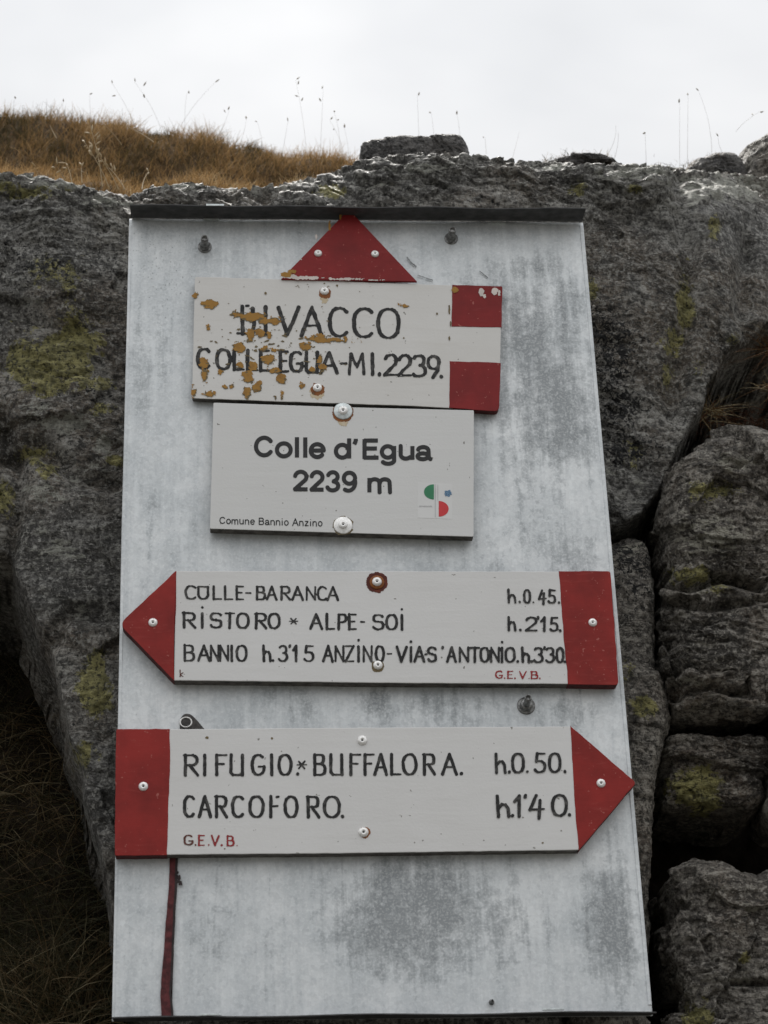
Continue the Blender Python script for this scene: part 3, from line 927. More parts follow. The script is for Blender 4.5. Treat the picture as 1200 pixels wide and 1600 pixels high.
fringe([(846, 258), (885, 248), (930, 248), (962, 256)], 0.42, 260, 0.016, M['grass'], 11, 'short dark grass fringe on the low stone right of the flat slab', tint0=0.2, spread=0.006)
fringe([(1010, 266), (1060, 264), (1100, 252), (1130, 252)], 0.45, 160, 0.013, M['grass'], 12, 'thin grass behind the outcrop beside the round boulder', tint0=0.25, spread=0.006)

# dry strands and dark grass in the peat hollow, lower left
r = np.random.default_rng(21)
n = 5200
pxs = -80 + 300 * r.random(n); pys = 930 + 760 * r.random(n)
ok = pxs < np.interp(pys, [900, 1010, 1200, 1330, 1450, 1600], [20, 75, 120, 158, 182, 215])
pxs, pys = pxs[ok], pys[ok]; n = len(pxs)
B = at(pxs, pys, 0.36); B[:, 1] = peat_y(B[:, 0], B[:, 2]) - 0.002
d = np.stack([r.normal(0.1, 0.8, n), -0.35 - 0.6 * r.random(n), r.normal(0.35, 0.7, n)], -1)
d /= np.linalg.norm(d, axis=1, keepdims=True)
tint = np.clip(0.35 + 0.35 * sstep(1000, 1150, pys) * (1 - sstep(1300, 1380, pys)) + r.normal(0, 0.22, n), 0, 1)
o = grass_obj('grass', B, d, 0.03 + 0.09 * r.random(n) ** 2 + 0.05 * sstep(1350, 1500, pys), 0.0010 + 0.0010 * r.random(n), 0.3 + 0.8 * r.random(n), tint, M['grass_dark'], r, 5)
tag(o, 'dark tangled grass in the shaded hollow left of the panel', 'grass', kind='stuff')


r = np.random.default_rng(23)
n = 420
pxs = -60 + 230 * r.random(n); pys = 1520 + 160 * r.random(n)
B = at(pxs, pys, 0.30); B[:, 1] = peat_y(B[:, 0], B[:, 2]) - 0.02
d = np.stack([r.normal(0.0, 0.7, n), -0.35 - 0.3 * r.random(n), np.abs(r.normal(0.8, 0.4, n))], -1)
d /= np.linalg.norm(d, axis=1, keepdims=True)
o = grass_obj('grass', B, d, 0.08 + 0.10 * r.random(n), 0.0012 + 0.0010 * r.random(n), 0.3 + 0.5 * r.random(n), np.clip(0.72 + r.normal(0, 0.2, n), 0, 1), M['grass_dark'], r, 6)
tag(o, 'long grey-green grass blades at the foot of the shaded hollow, bottom left corner', 'grass', kind='stuff')


def tuft(cx, cy, Yd, n, len0, seed, label, dirx=0.0, dz=0.3, spread=0.02, tint0=0.5, mat='tuft'):
    r = np.random.default_rng(seed)
    B = at(np.full(n, cx), np.full(n, cy), Yd) + r.normal(0, 1, (n, 3)) * np.array([spread, 0.012, spread * 0.35])
    d = np.stack([r.normal(dirx, 0.75, n), -0.55 + r.normal(0, 0.45, n), r.normal(dz, 0.55, n)], -1)
    d /= np.linalg.norm(d, axis=1, keepdims=True)
    o = grass_obj('grass_tuft', B, d, len0 * (0.45 + 0.75 * r.random(n)), 0.0009 + 0.0008 * r.random(n), 0.5 + 0.8 * r.random(n), np.clip(tint0 + r.normal(0, 0.25, n), 0, 1), M[mat], r, 5)
    return tag(o, label, 'grass tuft', 'grass tufts in the gaps between the boulders')


tuft(1112, 645, 0.16, 90, 0.05, 31, 'small spiky straw tuft on top of the largest boulder, left of the hole', spread=0.010, tint0=0.78, dz=0.15)
tuft(1170, 668, 0.22, 420, 0.03, 32, 'low red-brown grass mat lying in the hole above the largest boulder', spread=0.045, tint0=0.08, dz=0.1)
tuft(1222, 545, 0.18, 240, 0.07, 33, 'thick reddish grass tuft at the right edge beside the hole', dirx=-0.4, spread=0.018, tint0=0.42)
tuft(1216, 605, 0.15, 80, 0.05, 34, 'yellow-green drooping tuft at the right edge below the reddish tuft', dirx=-0.5, dz=-0.1, spread=0.012, tint0=0.7)

# tall stalks with seed heads against the sky
def tube_strip(pts, rad, tint):
    pts = np.asarray(pts, float); m = len(pts)
    t = np.gradient(pts, axis=0); t /= np.linalg.norm(t, axis=1, keepdims=True) + 1e-9
    a = np.cross(t, [0.13, 0.97, 0.2]); a /= np.linalg.norm(a, axis=1, keepdims=True) + 1e-9
    b = np.cross(t, a)
    V = []
    for k in range(5):
        th = 2 * math.pi * k / 5
        V.append(pts + (a * math.cos(th) + b * math.sin(th)) * np.asarray(rad)[:, None])
    V = np.stack(V, 1).reshape(-1, 3)
    i = np.arange(m - 1)[:, None] * 5; k = np.arange(5)[None, :]; k2 = (k + 1) % 5
    F = np.stack([i + k, i + k2, i + 5 + k2, i + 5 + k], -1).reshape(-1, 4)
    return V, F


def stalk(p0, p1, Yd, bend, heads, mat, label, group, seed, rad=0.00028, hl=0.0085):
    r = np.random.default_rng(seed)
    a, b = at(*p0, Yd), at(*p1, Yd + r.normal(0, 0.03))
    t = np.linspace(0, 1, 12)[:, None]
    sag = np.array([bend, 0, 0]) * (t * (1 - t))
    pts = a + (b - a) * t + sag
    V, F = tube_strip(pts, np.linspace(rad, rad * 0.45, 12), None)
    root = empty('grass_stalk', label, 'grass stalk', group)
    mesh_obj('stem', V, F, mat, root, attrs={'tint': np.full(len(V), 0.2 + 0.3 * r.random())})
    hv, hf, off = [], [], 0
    for k in range(heads):
        u = 1 - 0.42 * k / max(1, heads)
        c = a + (b - a) * u + np.array([bend, 0, 0]) * (u * (1 - u))
        dr = (b - a) / np.linalg.norm(b - a) + r.normal(0, 0.5, 3)
        dr /= np.linalg.norm(dr)
        c = c + dr * 0.006 * (k % 2) + r.normal(0, 0.0015, 3)
        q = c + dr * np.linspace(0, hl * (0.7 + 0.6 * r.random()), 6)[:, None]
        V, F = tube_strip(q, np.array([0.0003, 0.0011, 0.0015, 0.0013, 0.0007, 0.0001]) * (0.7 + 0.5 * r.random()), None)
        hv.append(V); hf.append(F + off); off += len(V)
    if hv:
        hv = np.vstack(hv)
        mesh_obj('seed_head', hv, np.vstack(hf), mat, root, attrs={'tint': 0.4 + 0.6 * r.random(len(hv))})
    return root


SG = 'grass stalks against the sky'
ST = 'thin dry grass stalk standing against the pale sky above the rock or bank'
for k, (p0, p1, bend, heads) in enumerate([((255, 215), (210, 128), .03, 3), ((215, 212), (175, 130), .02, 2), ((275, 212), (335, 130), -.03, 1), ((335, 222), (358, 172), .01, 2), ((372, 232), (385, 184), .01, 1),
                                           ((480, 248), (462, 125), .01, 4), ((500, 250), (505, 138), .0, 2), ((530, 248), (522, 175), .02, 2), ((540, 252), (515, 188), .02, 2), ((545, 256), (538, 200), .01, 1),
                                           ((142, 200), (140, 148), .0, 1), ((100, 196), (96, 160), .01, 1), ((20, 190), (22, 155), .0, 1), ((290, 214), (292, 145), -.01, 1), ((440, 246), (450, 190), .0, 1), ((410, 240), (402, 190), .01, 1),
                                           ((655, 226), (652, 148), .0, 1), ((680, 226), (674, 176), .0, 1), ((718, 230), (714, 180), .01, 1)]):
    stalk(p0, p1, 0.55, bend, heads, M['stalk'], ST, SG, 100 + k)
for k, (p0, p1, bend, heads) in enumerate([((1010, 262), (1008, 206), .0, 1), ((1062, 262), (1062, 162), .0, 1), ((1074, 262), (1075, 150), .0, 1), ((1112, 250), (1092, 144), .03, 1), ((1132, 245), (1122, 215), -.01, 1),
                                           ((960, 248), (966, 205), .01, 0), ((950, 240), (962, 196), .02, 0), ((1022, 245), (1022, 240), .0, 0), ((1150, 206), (1188, 174), -.02, 2), ((800, 250), (812, 205), .0, 0), ((760, 240), (758, 215), .0, 1)]):
    stalk(p0, p1, 0.40, bend, heads, M['stalk'], ST, SG, 140 + k)
PG = 'pale straw stalks leaning on the turf'
PL = 'pale straw grass stalk with seed head leaning in front of the brown turf'
for k, (p0, p1, bend, heads) in enumerate([((170, 292), (132, 222), .012, 9), ((160, 292), (143, 204), .01, 7), ((185, 296), (152, 240), .012, 6), ((195, 296), (170, 262), .01, 4), ((112, 284), (104, 256), .005, 3), ((128, 286), (127, 262), .0, 3),
                                           ((102, 282), (90, 262), .006, 3), ((222, 296), (232, 268), -.01, 2), ((190, 226), (160, 192), .008, 0), ((240, 222), (196, 196), .012, 0), ((88, 216), (78, 196), .0, 0), ((66, 282), (54, 262), .0, 1)]):
    stalk(p0, p1, 0.235, bend, heads, M['straw'], PL, PG, 170 + k, rad=0.0010, hl=0.013)

# ------------------------------------------------------------------ flat plates and painted marks
def rounded(poly, radii, k=6):
    out = []
    n = len(poly)
    for i in range(n):
        p0, p, p1 = (np.array(poly[j % n], float) for j in (i - 1, i, i + 1))
        r_ = radii[i] if hasattr(radii, '__len__') else radii
        if r_ <= 0:
            out.append(p); continue
        a = (p0 - p) / np.linalg.norm(p0 - p); b = (p1 - p) / np.linalg.norm(p1 - p)
        r_ = min(r_, 0.45 * np.linalg.norm(p0 - p), 0.45 * np.linalg.norm(p1 - p))
        for t in np.linspace(0, 1, k):
            out.append((p + a * r_) * (1 - t) ** 2 + 2 * p * t * (1 - t) + (p + b * r_) * t * t)
    return np.array(out)


def plate(name, poly, Yf, thick, mat, parent, radii=1.5, bev=0.0006, jitter=0.0, seed=0, edge=None):
    q = rounded(poly, radii)
    if jitter:
        dens = []
        for i in range(len(q)):
            a, b = q[i], q[(i + 1) % len(q)]
            m = max(1, int(np.linalg.norm(b - a) / 7))
            for t in np.arange(m) / m:
                dens.append(a + (b - a) * t)
        q = np.array(dens)
        q = q + jitter * np.stack([fbm(q[:, 0] / 22, q[:, 1] / 22, q[:, 0] * 0 + seed, 3, 7), fbm(q[:, 0] / 22, q[:, 1] / 22, q[:, 0] * 0 + seed + 9, 3, 8)], -1)
    W = at(q[:, 0], q[:, 1], Yf)
    bm = bmesh.new()
    vf = [bm.verts.new(w) for w in W]
    f = bm.faces.new(vf)
    bm.normal_update()
    if f.normal.y > 0:
        f.normal_flip()
    r = bmesh.ops.extrude_face_region(bm, geom=[f])
    newf = [g for g in r['geom'] if isinstance(g, bmesh.types.BMFace)]
    nv = [g for g in r['geom'] if isinstance(g, bmesh.types.BMVert)]
    # the extruded copy becomes the back
    for v in nv:
        v.co.y = Yf + thick
    bmesh.ops.recalc_face_normals(bm, faces=bm.faces[:])
    if bev:
        fe = [e for e in bm.edges if all(abs(v.co.y - Yf) < 1e-5 for v in e.verts)]
        bmesh.ops.bevel(bm, geom=fe, offset=bev, segments=2, affect='EDGES', profile=0.5)
    o = bm_obj(name, bm, mat, parent)
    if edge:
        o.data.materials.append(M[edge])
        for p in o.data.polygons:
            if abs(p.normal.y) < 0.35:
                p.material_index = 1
    return o


def field_mesh(name, fn, box, Yf, mat, parent=None, step=0.6, thick=None):
    """Flat paint film bounded by the zero line of a signed field given in photo pixels."""
    x0, y0, x1, y1 = box
    gx = np.arange(x0, x1 + step, step); gy = np.arange(y0, y1 + step, step)
    X, Y = np.meshgrid(gx, gy, indexing='ij')
    F = fn(X, Y)
    nx_, ny_ = X.shape
    ins = F < 0
    cell = ins[:-1, :-1] | ins[1:, :-1] | ins[1:, 1:] | ins[:-1, 1:]
    if not cell.any():
        return None
    gX, gY = np.gradient(F, step)
    g2 = gX ** 2 + gY ** 2 + 0.02
    mv = np.clip(np.where(ins, 0, F), 0, step * 2.0)
    sx = -mv * gX / g2; sy_ = -mv * gY / g2
    lim = step * 1.3
    X2 = X + np.clip(sx, -lim, lim); Y2 = Y + np.clip(sy_, -lim, lim)
    ii, jj = np.nonzero(cell)
    a = ii * ny_ + jj
    Fq = np.stack([a, a + 1, a + ny_ + 1, a + ny_], -1)
    used, inv = np.unique(Fq, return_inverse=True)
    V = at(X2.ravel()[used], Y2.ravel()[used], Yf)
    return mesh_obj(name, V, inv.reshape(-1, 4)[:, ::-1].copy(), mat, parent)


def arc(cx, cy_, rx, ry, a0, a1, n=14):
    t = np.radians(np.linspace(a0, a1, n))
    p = 0.85
    c, s = np.cos(t), np.sin(t)
    return [(cx + rx * math.copysign(abs(u) ** p, u), cy_ + ry * math.copysign(abs(v) ** p, v)) for u, v in zip(c, s)]


def rarc(cx, cy_, rx, ry, a0, a1, n=16):
    t = np.radians(np.linspace(a0, a1, n))
    return [(cx + rx * math.cos(u), cy_ + ry * math.sin(u)) for u in t]


HAND = {
    'A': [[(0, 0), (.5, 1), (1, 0)], [(.2, .36), (.82, .36)]],
    'B': [[(.05, 0), (.05, 1)], [(.0, 1), (.55, 1)] + arc(.55, .77, .32, .23, 80, -90, 8) + [(.05, .54)], [(.55, .54)] + arc(.58, .27, .42, .27, 80, -90, 8) + [(0, 0)]],
    'C': [arc(.55, .5, .55, .5, 45, 315)],
    'E': [[(1, 1), (.08, 1), (.08, 0), (1, 0)], [(.08, .52), (.8, .52)]],
    'F': [[(1, 1), (.08, 1), (.08, 0)], [(.08, .55), (.75, .55)]],
    'f': [[(.1, 1), (.08, 0)], [(.1, .52), (.85, .54)], [(.75, .98), (.95, 1)]],
    'G': [arc(.52, .5, .52, .5, 50, 330) + [(1, .42), (.55, .42)]],
    'I': [[(.5, 0), (.5, 1)]],
    'i': [[(.5, 0), (.5, .98)], [(.5, 1.38), (.5, 1.40)]],
    'L': [[(.06, 1), (.06, 0), (1, 0)]],
    'M': [[(0, 0), (.1, 1), (.5, .35), (.9, 1), (1, 0)]],
    'N': [[(.03, 0), (.03, 1), (.95, 0), (.97, 1)]],
    'O': [arc(.5, .5, .5, .5, 90, 450, 24)],
    'o': [[(.0, .92)] + arc(.5, .4, .5, .4, 170, 370, 14) + [(1, .92)], [(.05, .97), (.95, .94)]],
    'P': [[(.08, 0), (.08, 1)], [(0, 1), (.5, 1)] + arc(.55, .74, .45, .26, 80, -90, 8) + [(.08, .48)]],
    'R': [[(.08, 0), (.08, 1)], [(-.05, 1), (.5, 1)] + arc(.55, .75, .4, .25, 80, -90, 8) + [(.08, .5)], [(.4, .5), (1, 0)]],
    'S': [arc(.5, .76, .46, .24, 20, 270, 12) + arc(.5, .26, .5, .26, 90, -160, 12)],
    'T': [[(0, 1), (1, 1)], [(.5, 1), (.5, 0)]],
    'U': [[(.05, 1), (.05, .12), (.3, 0), (.8, 0), (.95, .1), (.95, 1)], [(.95, .3), (1.0, 0)]],
    'u': [[(.05, 1), (.05, .12), (.2, 0), (.9, 0)], [(.95, 1), (.95, 0)]],
    'V': [[(0, 1), (.45, 0), (1, 1)]],
    'Z': [[(0, 1), (1, 1), (0, 0), (1, 0)]],
    'h': [[(.05, 1), (.12, 0)], [(.12, .38), (.4, .6), (.7, .58), (.9, .4), (.95, 0)]],
    '0': [arc(.5, .5, .5, .5, 90, 450, 24)],
    '1': [[(.0, .72), (.6, 1), (.6, 0)]],
    '2': [arc(.5, .72, .45, .28, 165, -30, 12) + [(.0, .02), (1, .02)]],
    '3': [arc(.45, .76, .42, .24, 150, -80, 12), arc(.45, .27, .52, .27, 85, -150, 12)],
    '4': [[(.45, 1), (.0, .3), (1, .34)], [(.72, .75), (.66, -.1)]],
    '5': [[(.95, 1), (.2, 1), (.12, .56)] + arc(.45, .3, .5, .3, 110, -150, 14)],
    '9': [arc(.5, .7, .45, .3, 0, 360, 18), [(.95, .75), (.85, .3), (.45, -.02)]],
    '-': [[(0, .5), (1, .5)]],
    '.': [[(.5, .02), (.5, .04)]],
    "'": [[(.5, 1.02), (.4, .94)]],
    '*': [[(0, .5), (1, .5)], [(.2, .9), (.8, .1)], [(.8, .9), (.2, .1)]],
    'b': [[(.08, 0), (.06, 1)], [(-.25, .02), (.35, 0)], [(.70, .0), (.80, .35), (.72, .93)], [(.3, 1.04), (.45, 1.04)]],
    'k': [[(.1, 1), (.1, 0)], [(.8, .6), (.1, .3), (.8, 0)]],
}


def brush_dist(X, Y, pts, hw):
    """Distance to a brushed stroke whose uprights are fatter than its level parts."""
    d = np.full(X.shape, 1e9)
    for (x0, y0), (x1, y1) in zip(pts[:-1], pts[1:]):
        dx, dy = x1 - x0, y1 - y0
        L = math.hypot(dx, dy) + 1e-9
        t = np.clip(((X - x0) * dx + (Y - y0) * dy) / (L * L), 0, 1)
        w = hw * (0.66 + 0.47 * abs(dy) / L)
        d = np.minimum(d, np.hypot(X - x0 - t * dx, Y - y0 - t * dy) - w)
    return d


def sdf_strokes(X, Y, strokes, flat=False):
    d = np.full(X.shape, 1e3)
    for pts in strokes:
        if len(pts) == 1:
            pts = pts * 2
        if flat and len(pts) == 2:
            (x0, y0), (x1, y1) = pts
            L = math.hypot(x1 - x0, y1 - y0) + 1e-9
            ux, uy = (x1 - x0) / L, (y1 - y0) / L
            mx, my = (x0 + x1) / 2, (y0 + y1) / 2
            al = np.abs((X - mx) * ux + (Y - my) * uy) - L / 2 + flat
            pe = np.abs(-(X - mx) * uy + (Y - my) * ux)
            d = np.minimum(d, np.maximum(al, pe))
        else:
            d = np.minimum(d, seg_dist(X, Y, pts))
    return d


def lettering(text_spec, hw, Yf, mat, parent, seed, font=HAND, wear=0.0, rough=0.55, flat=False, slant=None, name='lettering', jit=0.03):
    """text_spec: list of (char, x0, x1, ytop, ybottom) in photo pixels on the board's face."""
    r = np.random.default_rng(seed)
    strokes = []; thin = []
    for ch, x0, x1, yt, yb in text_spec:
        for st in font[ch]:
            thin.append(0.55 if ch == '*' else 0.8 if ch in 'NM' else 1.0)
            q = []
            for (u, v) in st:
                q.append((x0 + (x1 - x0) * u + r.normal(0, jit) * 6, yb - (yb - yt) * v + r.normal(0, jit) * 6))
            strokes.append(q)
    allp = np.array([p for s_ in strokes for p in s_])
    box = (allp[:, 0].min() - 6, allp[:, 1].min() - 6, allp[:, 0].max() + 6, allp[:, 1].max() + 6)

    def fn(X, Y):
        F = np.full(X.shape, 50.0)
        for s_, tk in zip(strokes, thin):
            q = np.array(s_)
            m = ((X > q[:, 0].min() - 8) & (X < q[:, 0].max() + 8) & (Y > q[:, 1].min() - 8) & (Y < q[:, 1].max() + 8))
            if not m.any():
                continue
            F[m] = np.minimum(F[m], (sdf_strokes(X[m], Y[m], [s_], hw if flat else False) - hw) if (flat or not rough) else brush_dist(X[m], Y[m], s_, hw * 1.12 * tk))
        if rough:
            F = F - rough * 1.3 * fbm(X / 9.0, Y / 9.0, X * 0 + seed, 3, 55)
        if wear:
            ch = fbm(X / 5.0, Y / 4.0, X * 0 + seed, 3, 77)
            F = np.maximum(F, (ch - (0.62 - wear)) * 5)
        return F
    return field_mesh(name, fn, box, Yf, mat, parent)


def row(spec, x0, y0, x1, y1, h0, h1=None):
    """spec: 'c x0 x1' triples; baseline from (x0,y0) to (x1,y1), letter height h0 -> h1."""
    out = []
    h1 = h1 or h0
    for it in spec:
        ch, a, b = it[:3]
        t = ((a + b) / 2 - x0) / (x1 - x0)
        yb = y0 + (y1 - y0) * t; h = h0 + (h1 - h0) * t
        if ch == '*':
            out.append((ch, a, b, yb - h * .72, yb - h * .28)); continue
        out.append((ch, a, b, yb - h, yb))
    return out


def blobs(lst, amp=3.0, scale=9.0, seed=0, ty=1.0):
    def fn(X, Y):
        F = np.full(X.shape, 50.0)
        wob = fbm(X / scale, Y / (scale * ty), X * 0 + seed, 3, 33)
        for cx, cy_, rx, ry in lst:
            rr = np.sqrt(((X - cx) / rx) ** 2 + ((Y - cy_) / ry) ** 2)
            F = np.minimum(F, (rr - 1) * min(rx, ry))
        return F + amp * wob + 0.45 * amp * fbm(X / (scale * 0.3), Y / (scale * 0.3), X * 0 + seed + 5, 2, 34)
    return fn


# ------------------------------------------------------------------ rivets and bolts
def lathe(name, cx, cy_, Yb, prof, mat, parent, n=22, tilt=(0, 0)):
    """prof: (radius, height towards the viewer) from rim to centre, on plane y = Yb."""
    c = at(cx, cy_, Yb)
    prof = list(prof)
    V, F = [], []
    for (r_, h) in prof:
        for k in range(n):
            th = 2 * math.pi * k / n
            V.append((c[0] + r_ * math.cos(th) + h * tilt[0], c[1] - h, c[2] + r_ * math.sin(th) + h * tilt[1]))
    for i in range(len(prof) - 1):
        for k in range(n):
            k2 = (k + 1) % n
            F.append((i * n + k, i * n + k2, (i + 1) * n + k2, (i + 1) * n + k))
    F.append(tuple((len(prof) - 1) * n + k for k in range(n)))
    return mesh_obj(name, V, F, mat, parent, smooth=True)


def rivet(cx, cy_, Yb, parent, r_=0.0060, washer=None, wmat='zinc_washer', ring=None, bleed=None, seed=0):
    top = Yb
    if ring:
        field_mesh('rust_stain', blobs([(cx + ring[2], cy_ + ring[3], ring[0], ring[1])], 2.2, 7, seed), (cx - 40, cy_ - 40, cx + 40, cy_ + 45), Yb - 0.0003, M[ring[4]], parent)
    if bleed:
        field_mesh('rust_stain', blobs([(cx, cy_ + bleed[1] * 0.7, bleed[0], bleed[1])], 4.0, 7, seed + 3), (cx - 40, cy_ - 30, cx + 40, cy_ + 60), Yb - 0.0002, M['rust_pale'], parent)
    rv = lathe('rivet', cx, cy_, top - (0.0016 if washer else 0.0), [(r_, 0.0), (r_ * 1.0, 0.0009), (r_ * 0.86, 0.0022), (r_ * 0.55, 0.0031), (r_ * 0.30, 0.0033), (r_ * 0.26, 0.0026), (0.0002, 0.0024)], M['alu'], parent)
    lathe('hole', cx, cy_, top - (0.0016 if washer else 0.0) - 0.0026, [(r_ * 0.25, 0.0), (r_ * 0.2, 0.0005), (0.0002, 0.0005)], M['hole'], rv, 12)
    if washer:
        lathe('washer', cx, cy_ + 1, top - 0.0004, [(washer, 0.0), (washer, 0.0006), (washer * 0.9, 0.0012), (washer * 0.62, 0.0013), (washer * 0.55, 0.0019), (0.0003, 0.0019)], M[wmat], rv, 28)
    return rv


def bolt(cx, cy_, Yb, parent, s=1.0, tilt=(0, 0.0), fat=1.0):
    b = lathe('bolt', cx, cy_, Yb - 0.004, [(r_ * fat, h_) for r_, h_ in [(0.0038 * s, 0), (0.0040 * s, 0.004), (0.0036 * s, 0.0045), (0.0040 * s, 0.005), (0.0036 * s, 0.0055), (0.0040 * s, 0.006), (0.0036 * s, 0.0065), (0.0040 * s, 0.0075), (0.0038 * s, 0.0095), (0.0036 * s, 0.010), (0.0039 * s, 0.0115), (0.0038 * s, 0.0215 * s), (0.0030 * s, 0.0222 * s), (0.0026 * s, 0.0212 * s), (0.0024 * s, 0.0190 * s), (0.0002, 0.0189 * s)]], M['bolt'], parent, 16, tilt)
    lathe('washer', cx, cy_, Yb - 0.0002, [(0.0105 * s, 0), (0.0105 * s, 0.0010), (0.0098 * s, 0.0014), (0.0002, 0.0014)], M['bolt'], b, 24)
    lathe('nut', cx, cy_, Yb - 0.0014, [(0.0078 * s, 0), (0.0078 * s, 0.0068), (0.0066 * s, 0.0080), (0.0045 * s, 0.0081), (0.0002, 0.0081)], M['bolt'], b, 6, tilt)
    return b


# ------------------------------------------------------------------ the galvanised panel
panel = empty('signboard', 'tall weathered galvanised metal board bolted to the rock, carrying all the trail signs', 'signboard')
L_edge = lambda y: np.interp(y, [342, 830, 1596], [202, 190, 175])
R_edge = lambda y: np.interp(y, [348, 830, 1587], [911, 952.5, 1019.8])
nu, nvp = 150, 230
u = np.linspace(0, 1, nu)[:, None]; v = np.linspace(0, 1, nvp)[None, :]
yl = 342 + (1596 - 342) * v; yr = 348 + (1587 - 348) * v
xl = L_edge(yl); xr = R_edge(yr)
PX = xl + (xr - xl) * u; PY = yl + (yr - yl) * u
W0 = at(PX, PY, 0.0)
W0[..., 1] += 0.0016 * fbm(W0[..., 0] * 4, W0[..., 2] * 4, W0[..., 0] * 0, 2, 300)
ell = [(800, 520, 110, 90, .75), (860, 640, 90, 130, .8), (870, 470, 70, 50, .5), (640, 1430, 110, 90, 1.0), (600, 1400, 40, 70, .6), (700, 1420, 50, 90, .7), (790, 1430, 70, 80, .55), (960, 1440, 50, 110, .75), (940, 1370, 40, 60, .5),
       (585, 1098, 26, 30, .8), (690, 1110, 90, 26, .45), (900, 870, 70, 60, .45), (230, 560, 40, 90, .35), (470, 1100, 60, 30, .35), (330, 1440, 30, 120, .3), (880, 1000, 60, 40, .2), (900, 1110, 60, 40, .5), (420, 1420, 20, 120, .3), (240, 850, 50, 120, .15), (820, 840, 120, 60, .35), (830, 420, 60, 24, .6)]
ox = np.zeros(PX.shape)
for cx, cy_, rx, ry, s_ in ell:
    r_ = np.sqrt(((PX - cx) / rx) ** 2 + ((PY - cy_) / ry) ** 2)
    ox = np.maximum(ox, s_ * np.clip(1.25 - 0.8 * r_, 0, 1))
spk = np.maximum(np.clip(1.2 - np.hypot((PX - 250) / 90, (PY - 410) / 110), 0, 1), 0.5 * np.clip(1.2 - np.hypot((PX - 205) / 40, (PY - 1450) / 160), 0, 1))
Wb = W0 + np.array([0, 0.0018, 0])
Vp = np.vstack([W0.reshape(-1, 3), Wb.reshape(-1, 3)])
Fp = grid_faces(nu, nvp)
Nn = nu * nvp
Fb = Fp[:, ::-1] + Nn
idx = np.arange(Nn).reshape(nu, nvp)
rim = np.concatenate([idx[:, 0], idx[-1, 1:], idx[-2::-1, -1], idx[0, -2:0:-1]])
rim2 = np.roll(rim, -1)
Fr = np.stack([rim, rim2, rim2 + Nn, rim + Nn], -1)
mesh_obj('sheet', Vp, np.vstack([Fp[:, ::-1], Fb[:, ::-1], Fr]), M['zinc'], panel, smooth=False, attrs={'oxide': np.tile(ox.ravel(), 2), 'specks': np.tile(spk.ravel(), 2)})
zero_attr = lambda o: [o.data.attributes.new(a, 'FLOAT', 'POINT') for a in ('oxide', 'specks')]
# folded hems down both long sides
for side in (0, 1):
    a = [(L_edge(350) if side == 0 else R_edge(352), 352), (L_edge(1590) if side == 0 else R_edge(1570), 1590 if side == 0 else 1570)]
    dx = 4.0 if side == 0 else -5.5
    o = plate('hem', [(a[0][0] - (0.3 if side == 0 else -0.3), a[0][1]), (a[0][0] + dx, a[0][1]), (a[1][0] + dx, a[1][1]), (a[1][0] - (0.3 if side == 0 else -0.3), a[1][1])], -0.0009, 0.0036, M['zinc'], panel, 0, 0.0004)


def strip(name, pts, mat, parent, thick=0.0016):
    """A bent sheet strip through quads of world points (rows of two)."""
    bm = bmesh.new()
    vs = [[bm.verts.new(p) for p in rowp] for rowp in pts]
    for a, b in zip(vs[:-1], vs[1:]):
        for k in range(len(a) - 1):
            bm.faces.new((a[k], a[k + 1], b[k + 1], b[k]))
    bmesh.ops.recalc_face_normals(bm, faces=bm.faces[:])
    bmesh.ops.solidify(bm, geom=bm.faces[:], thickness=thick)
    return bm_obj(name, bm, mat, parent)


# top fold stands out towards the viewer, bottom fold is bent back
tl, tr = at(205, 341, 0.0), at(909, 346.5, 0.0)
FL = 0.040
segs = 24
rows_ = []
for k in range(5):
    t = k / 4
    rows_.append([tl + (tr - tl) * (s_ / segs) + np.array([0, -0.0005 - FL * t, 0.0012 - 0.003 * t + 0.0012 * math.sin(s_ * 0.9) * t]) for s_ in range(segs + 1)])
strip('flange', rows_, M['flange'], panel)
bl, br = at(178, 1595.5, 0.0), at(1016, 1586.0, 0.0)
rows_ = []
for k in range(5):
    t = k / 4
    rows_.append([bl + (br - bl) * (s_ / segs) + np.array([0, -0.0005 - 0.042 * t, 0.0008 - 0.004 * t + 0.001 * math.sin(s_ * 0.7) * t]) for s_ in range(segs + 1)])
strip('flange', rows_, M['flange'], panel)
# bright punched tabs beside the folds
for (xa, ya, xb, yb, Yd) in ((318, 341.5, 342, 342.0, -0.001), (762, 347.6, 790, 347.8, -0.001), (312, 1585.5, 346, 1584.8, -0.0435), (848, 1577.0, 882, 1576.5, -0.0435), (322, 319.8, 350, 320, -0.0405)):
    plate('tab', [(xa, ya - 1.4), (xb, yb - 1.4), (xb, yb + 1.4), (xa, ya + 1.4)], Yd - 0.0012, 0.003, M['zinc_washer'], panel, 0.6, 0.0003)
for (cx, cy_, s_) in ((320, 386, 1.0), (705, 373, 1.0), (822, 1103, 1.2)):
    bolt(cx, cy_, 0.0, panel, s_, (0, 0.12), 1.45 if s_ < 1.1 else 1.0)
bolt(768, 1566, 0.0, panel, 0.35)

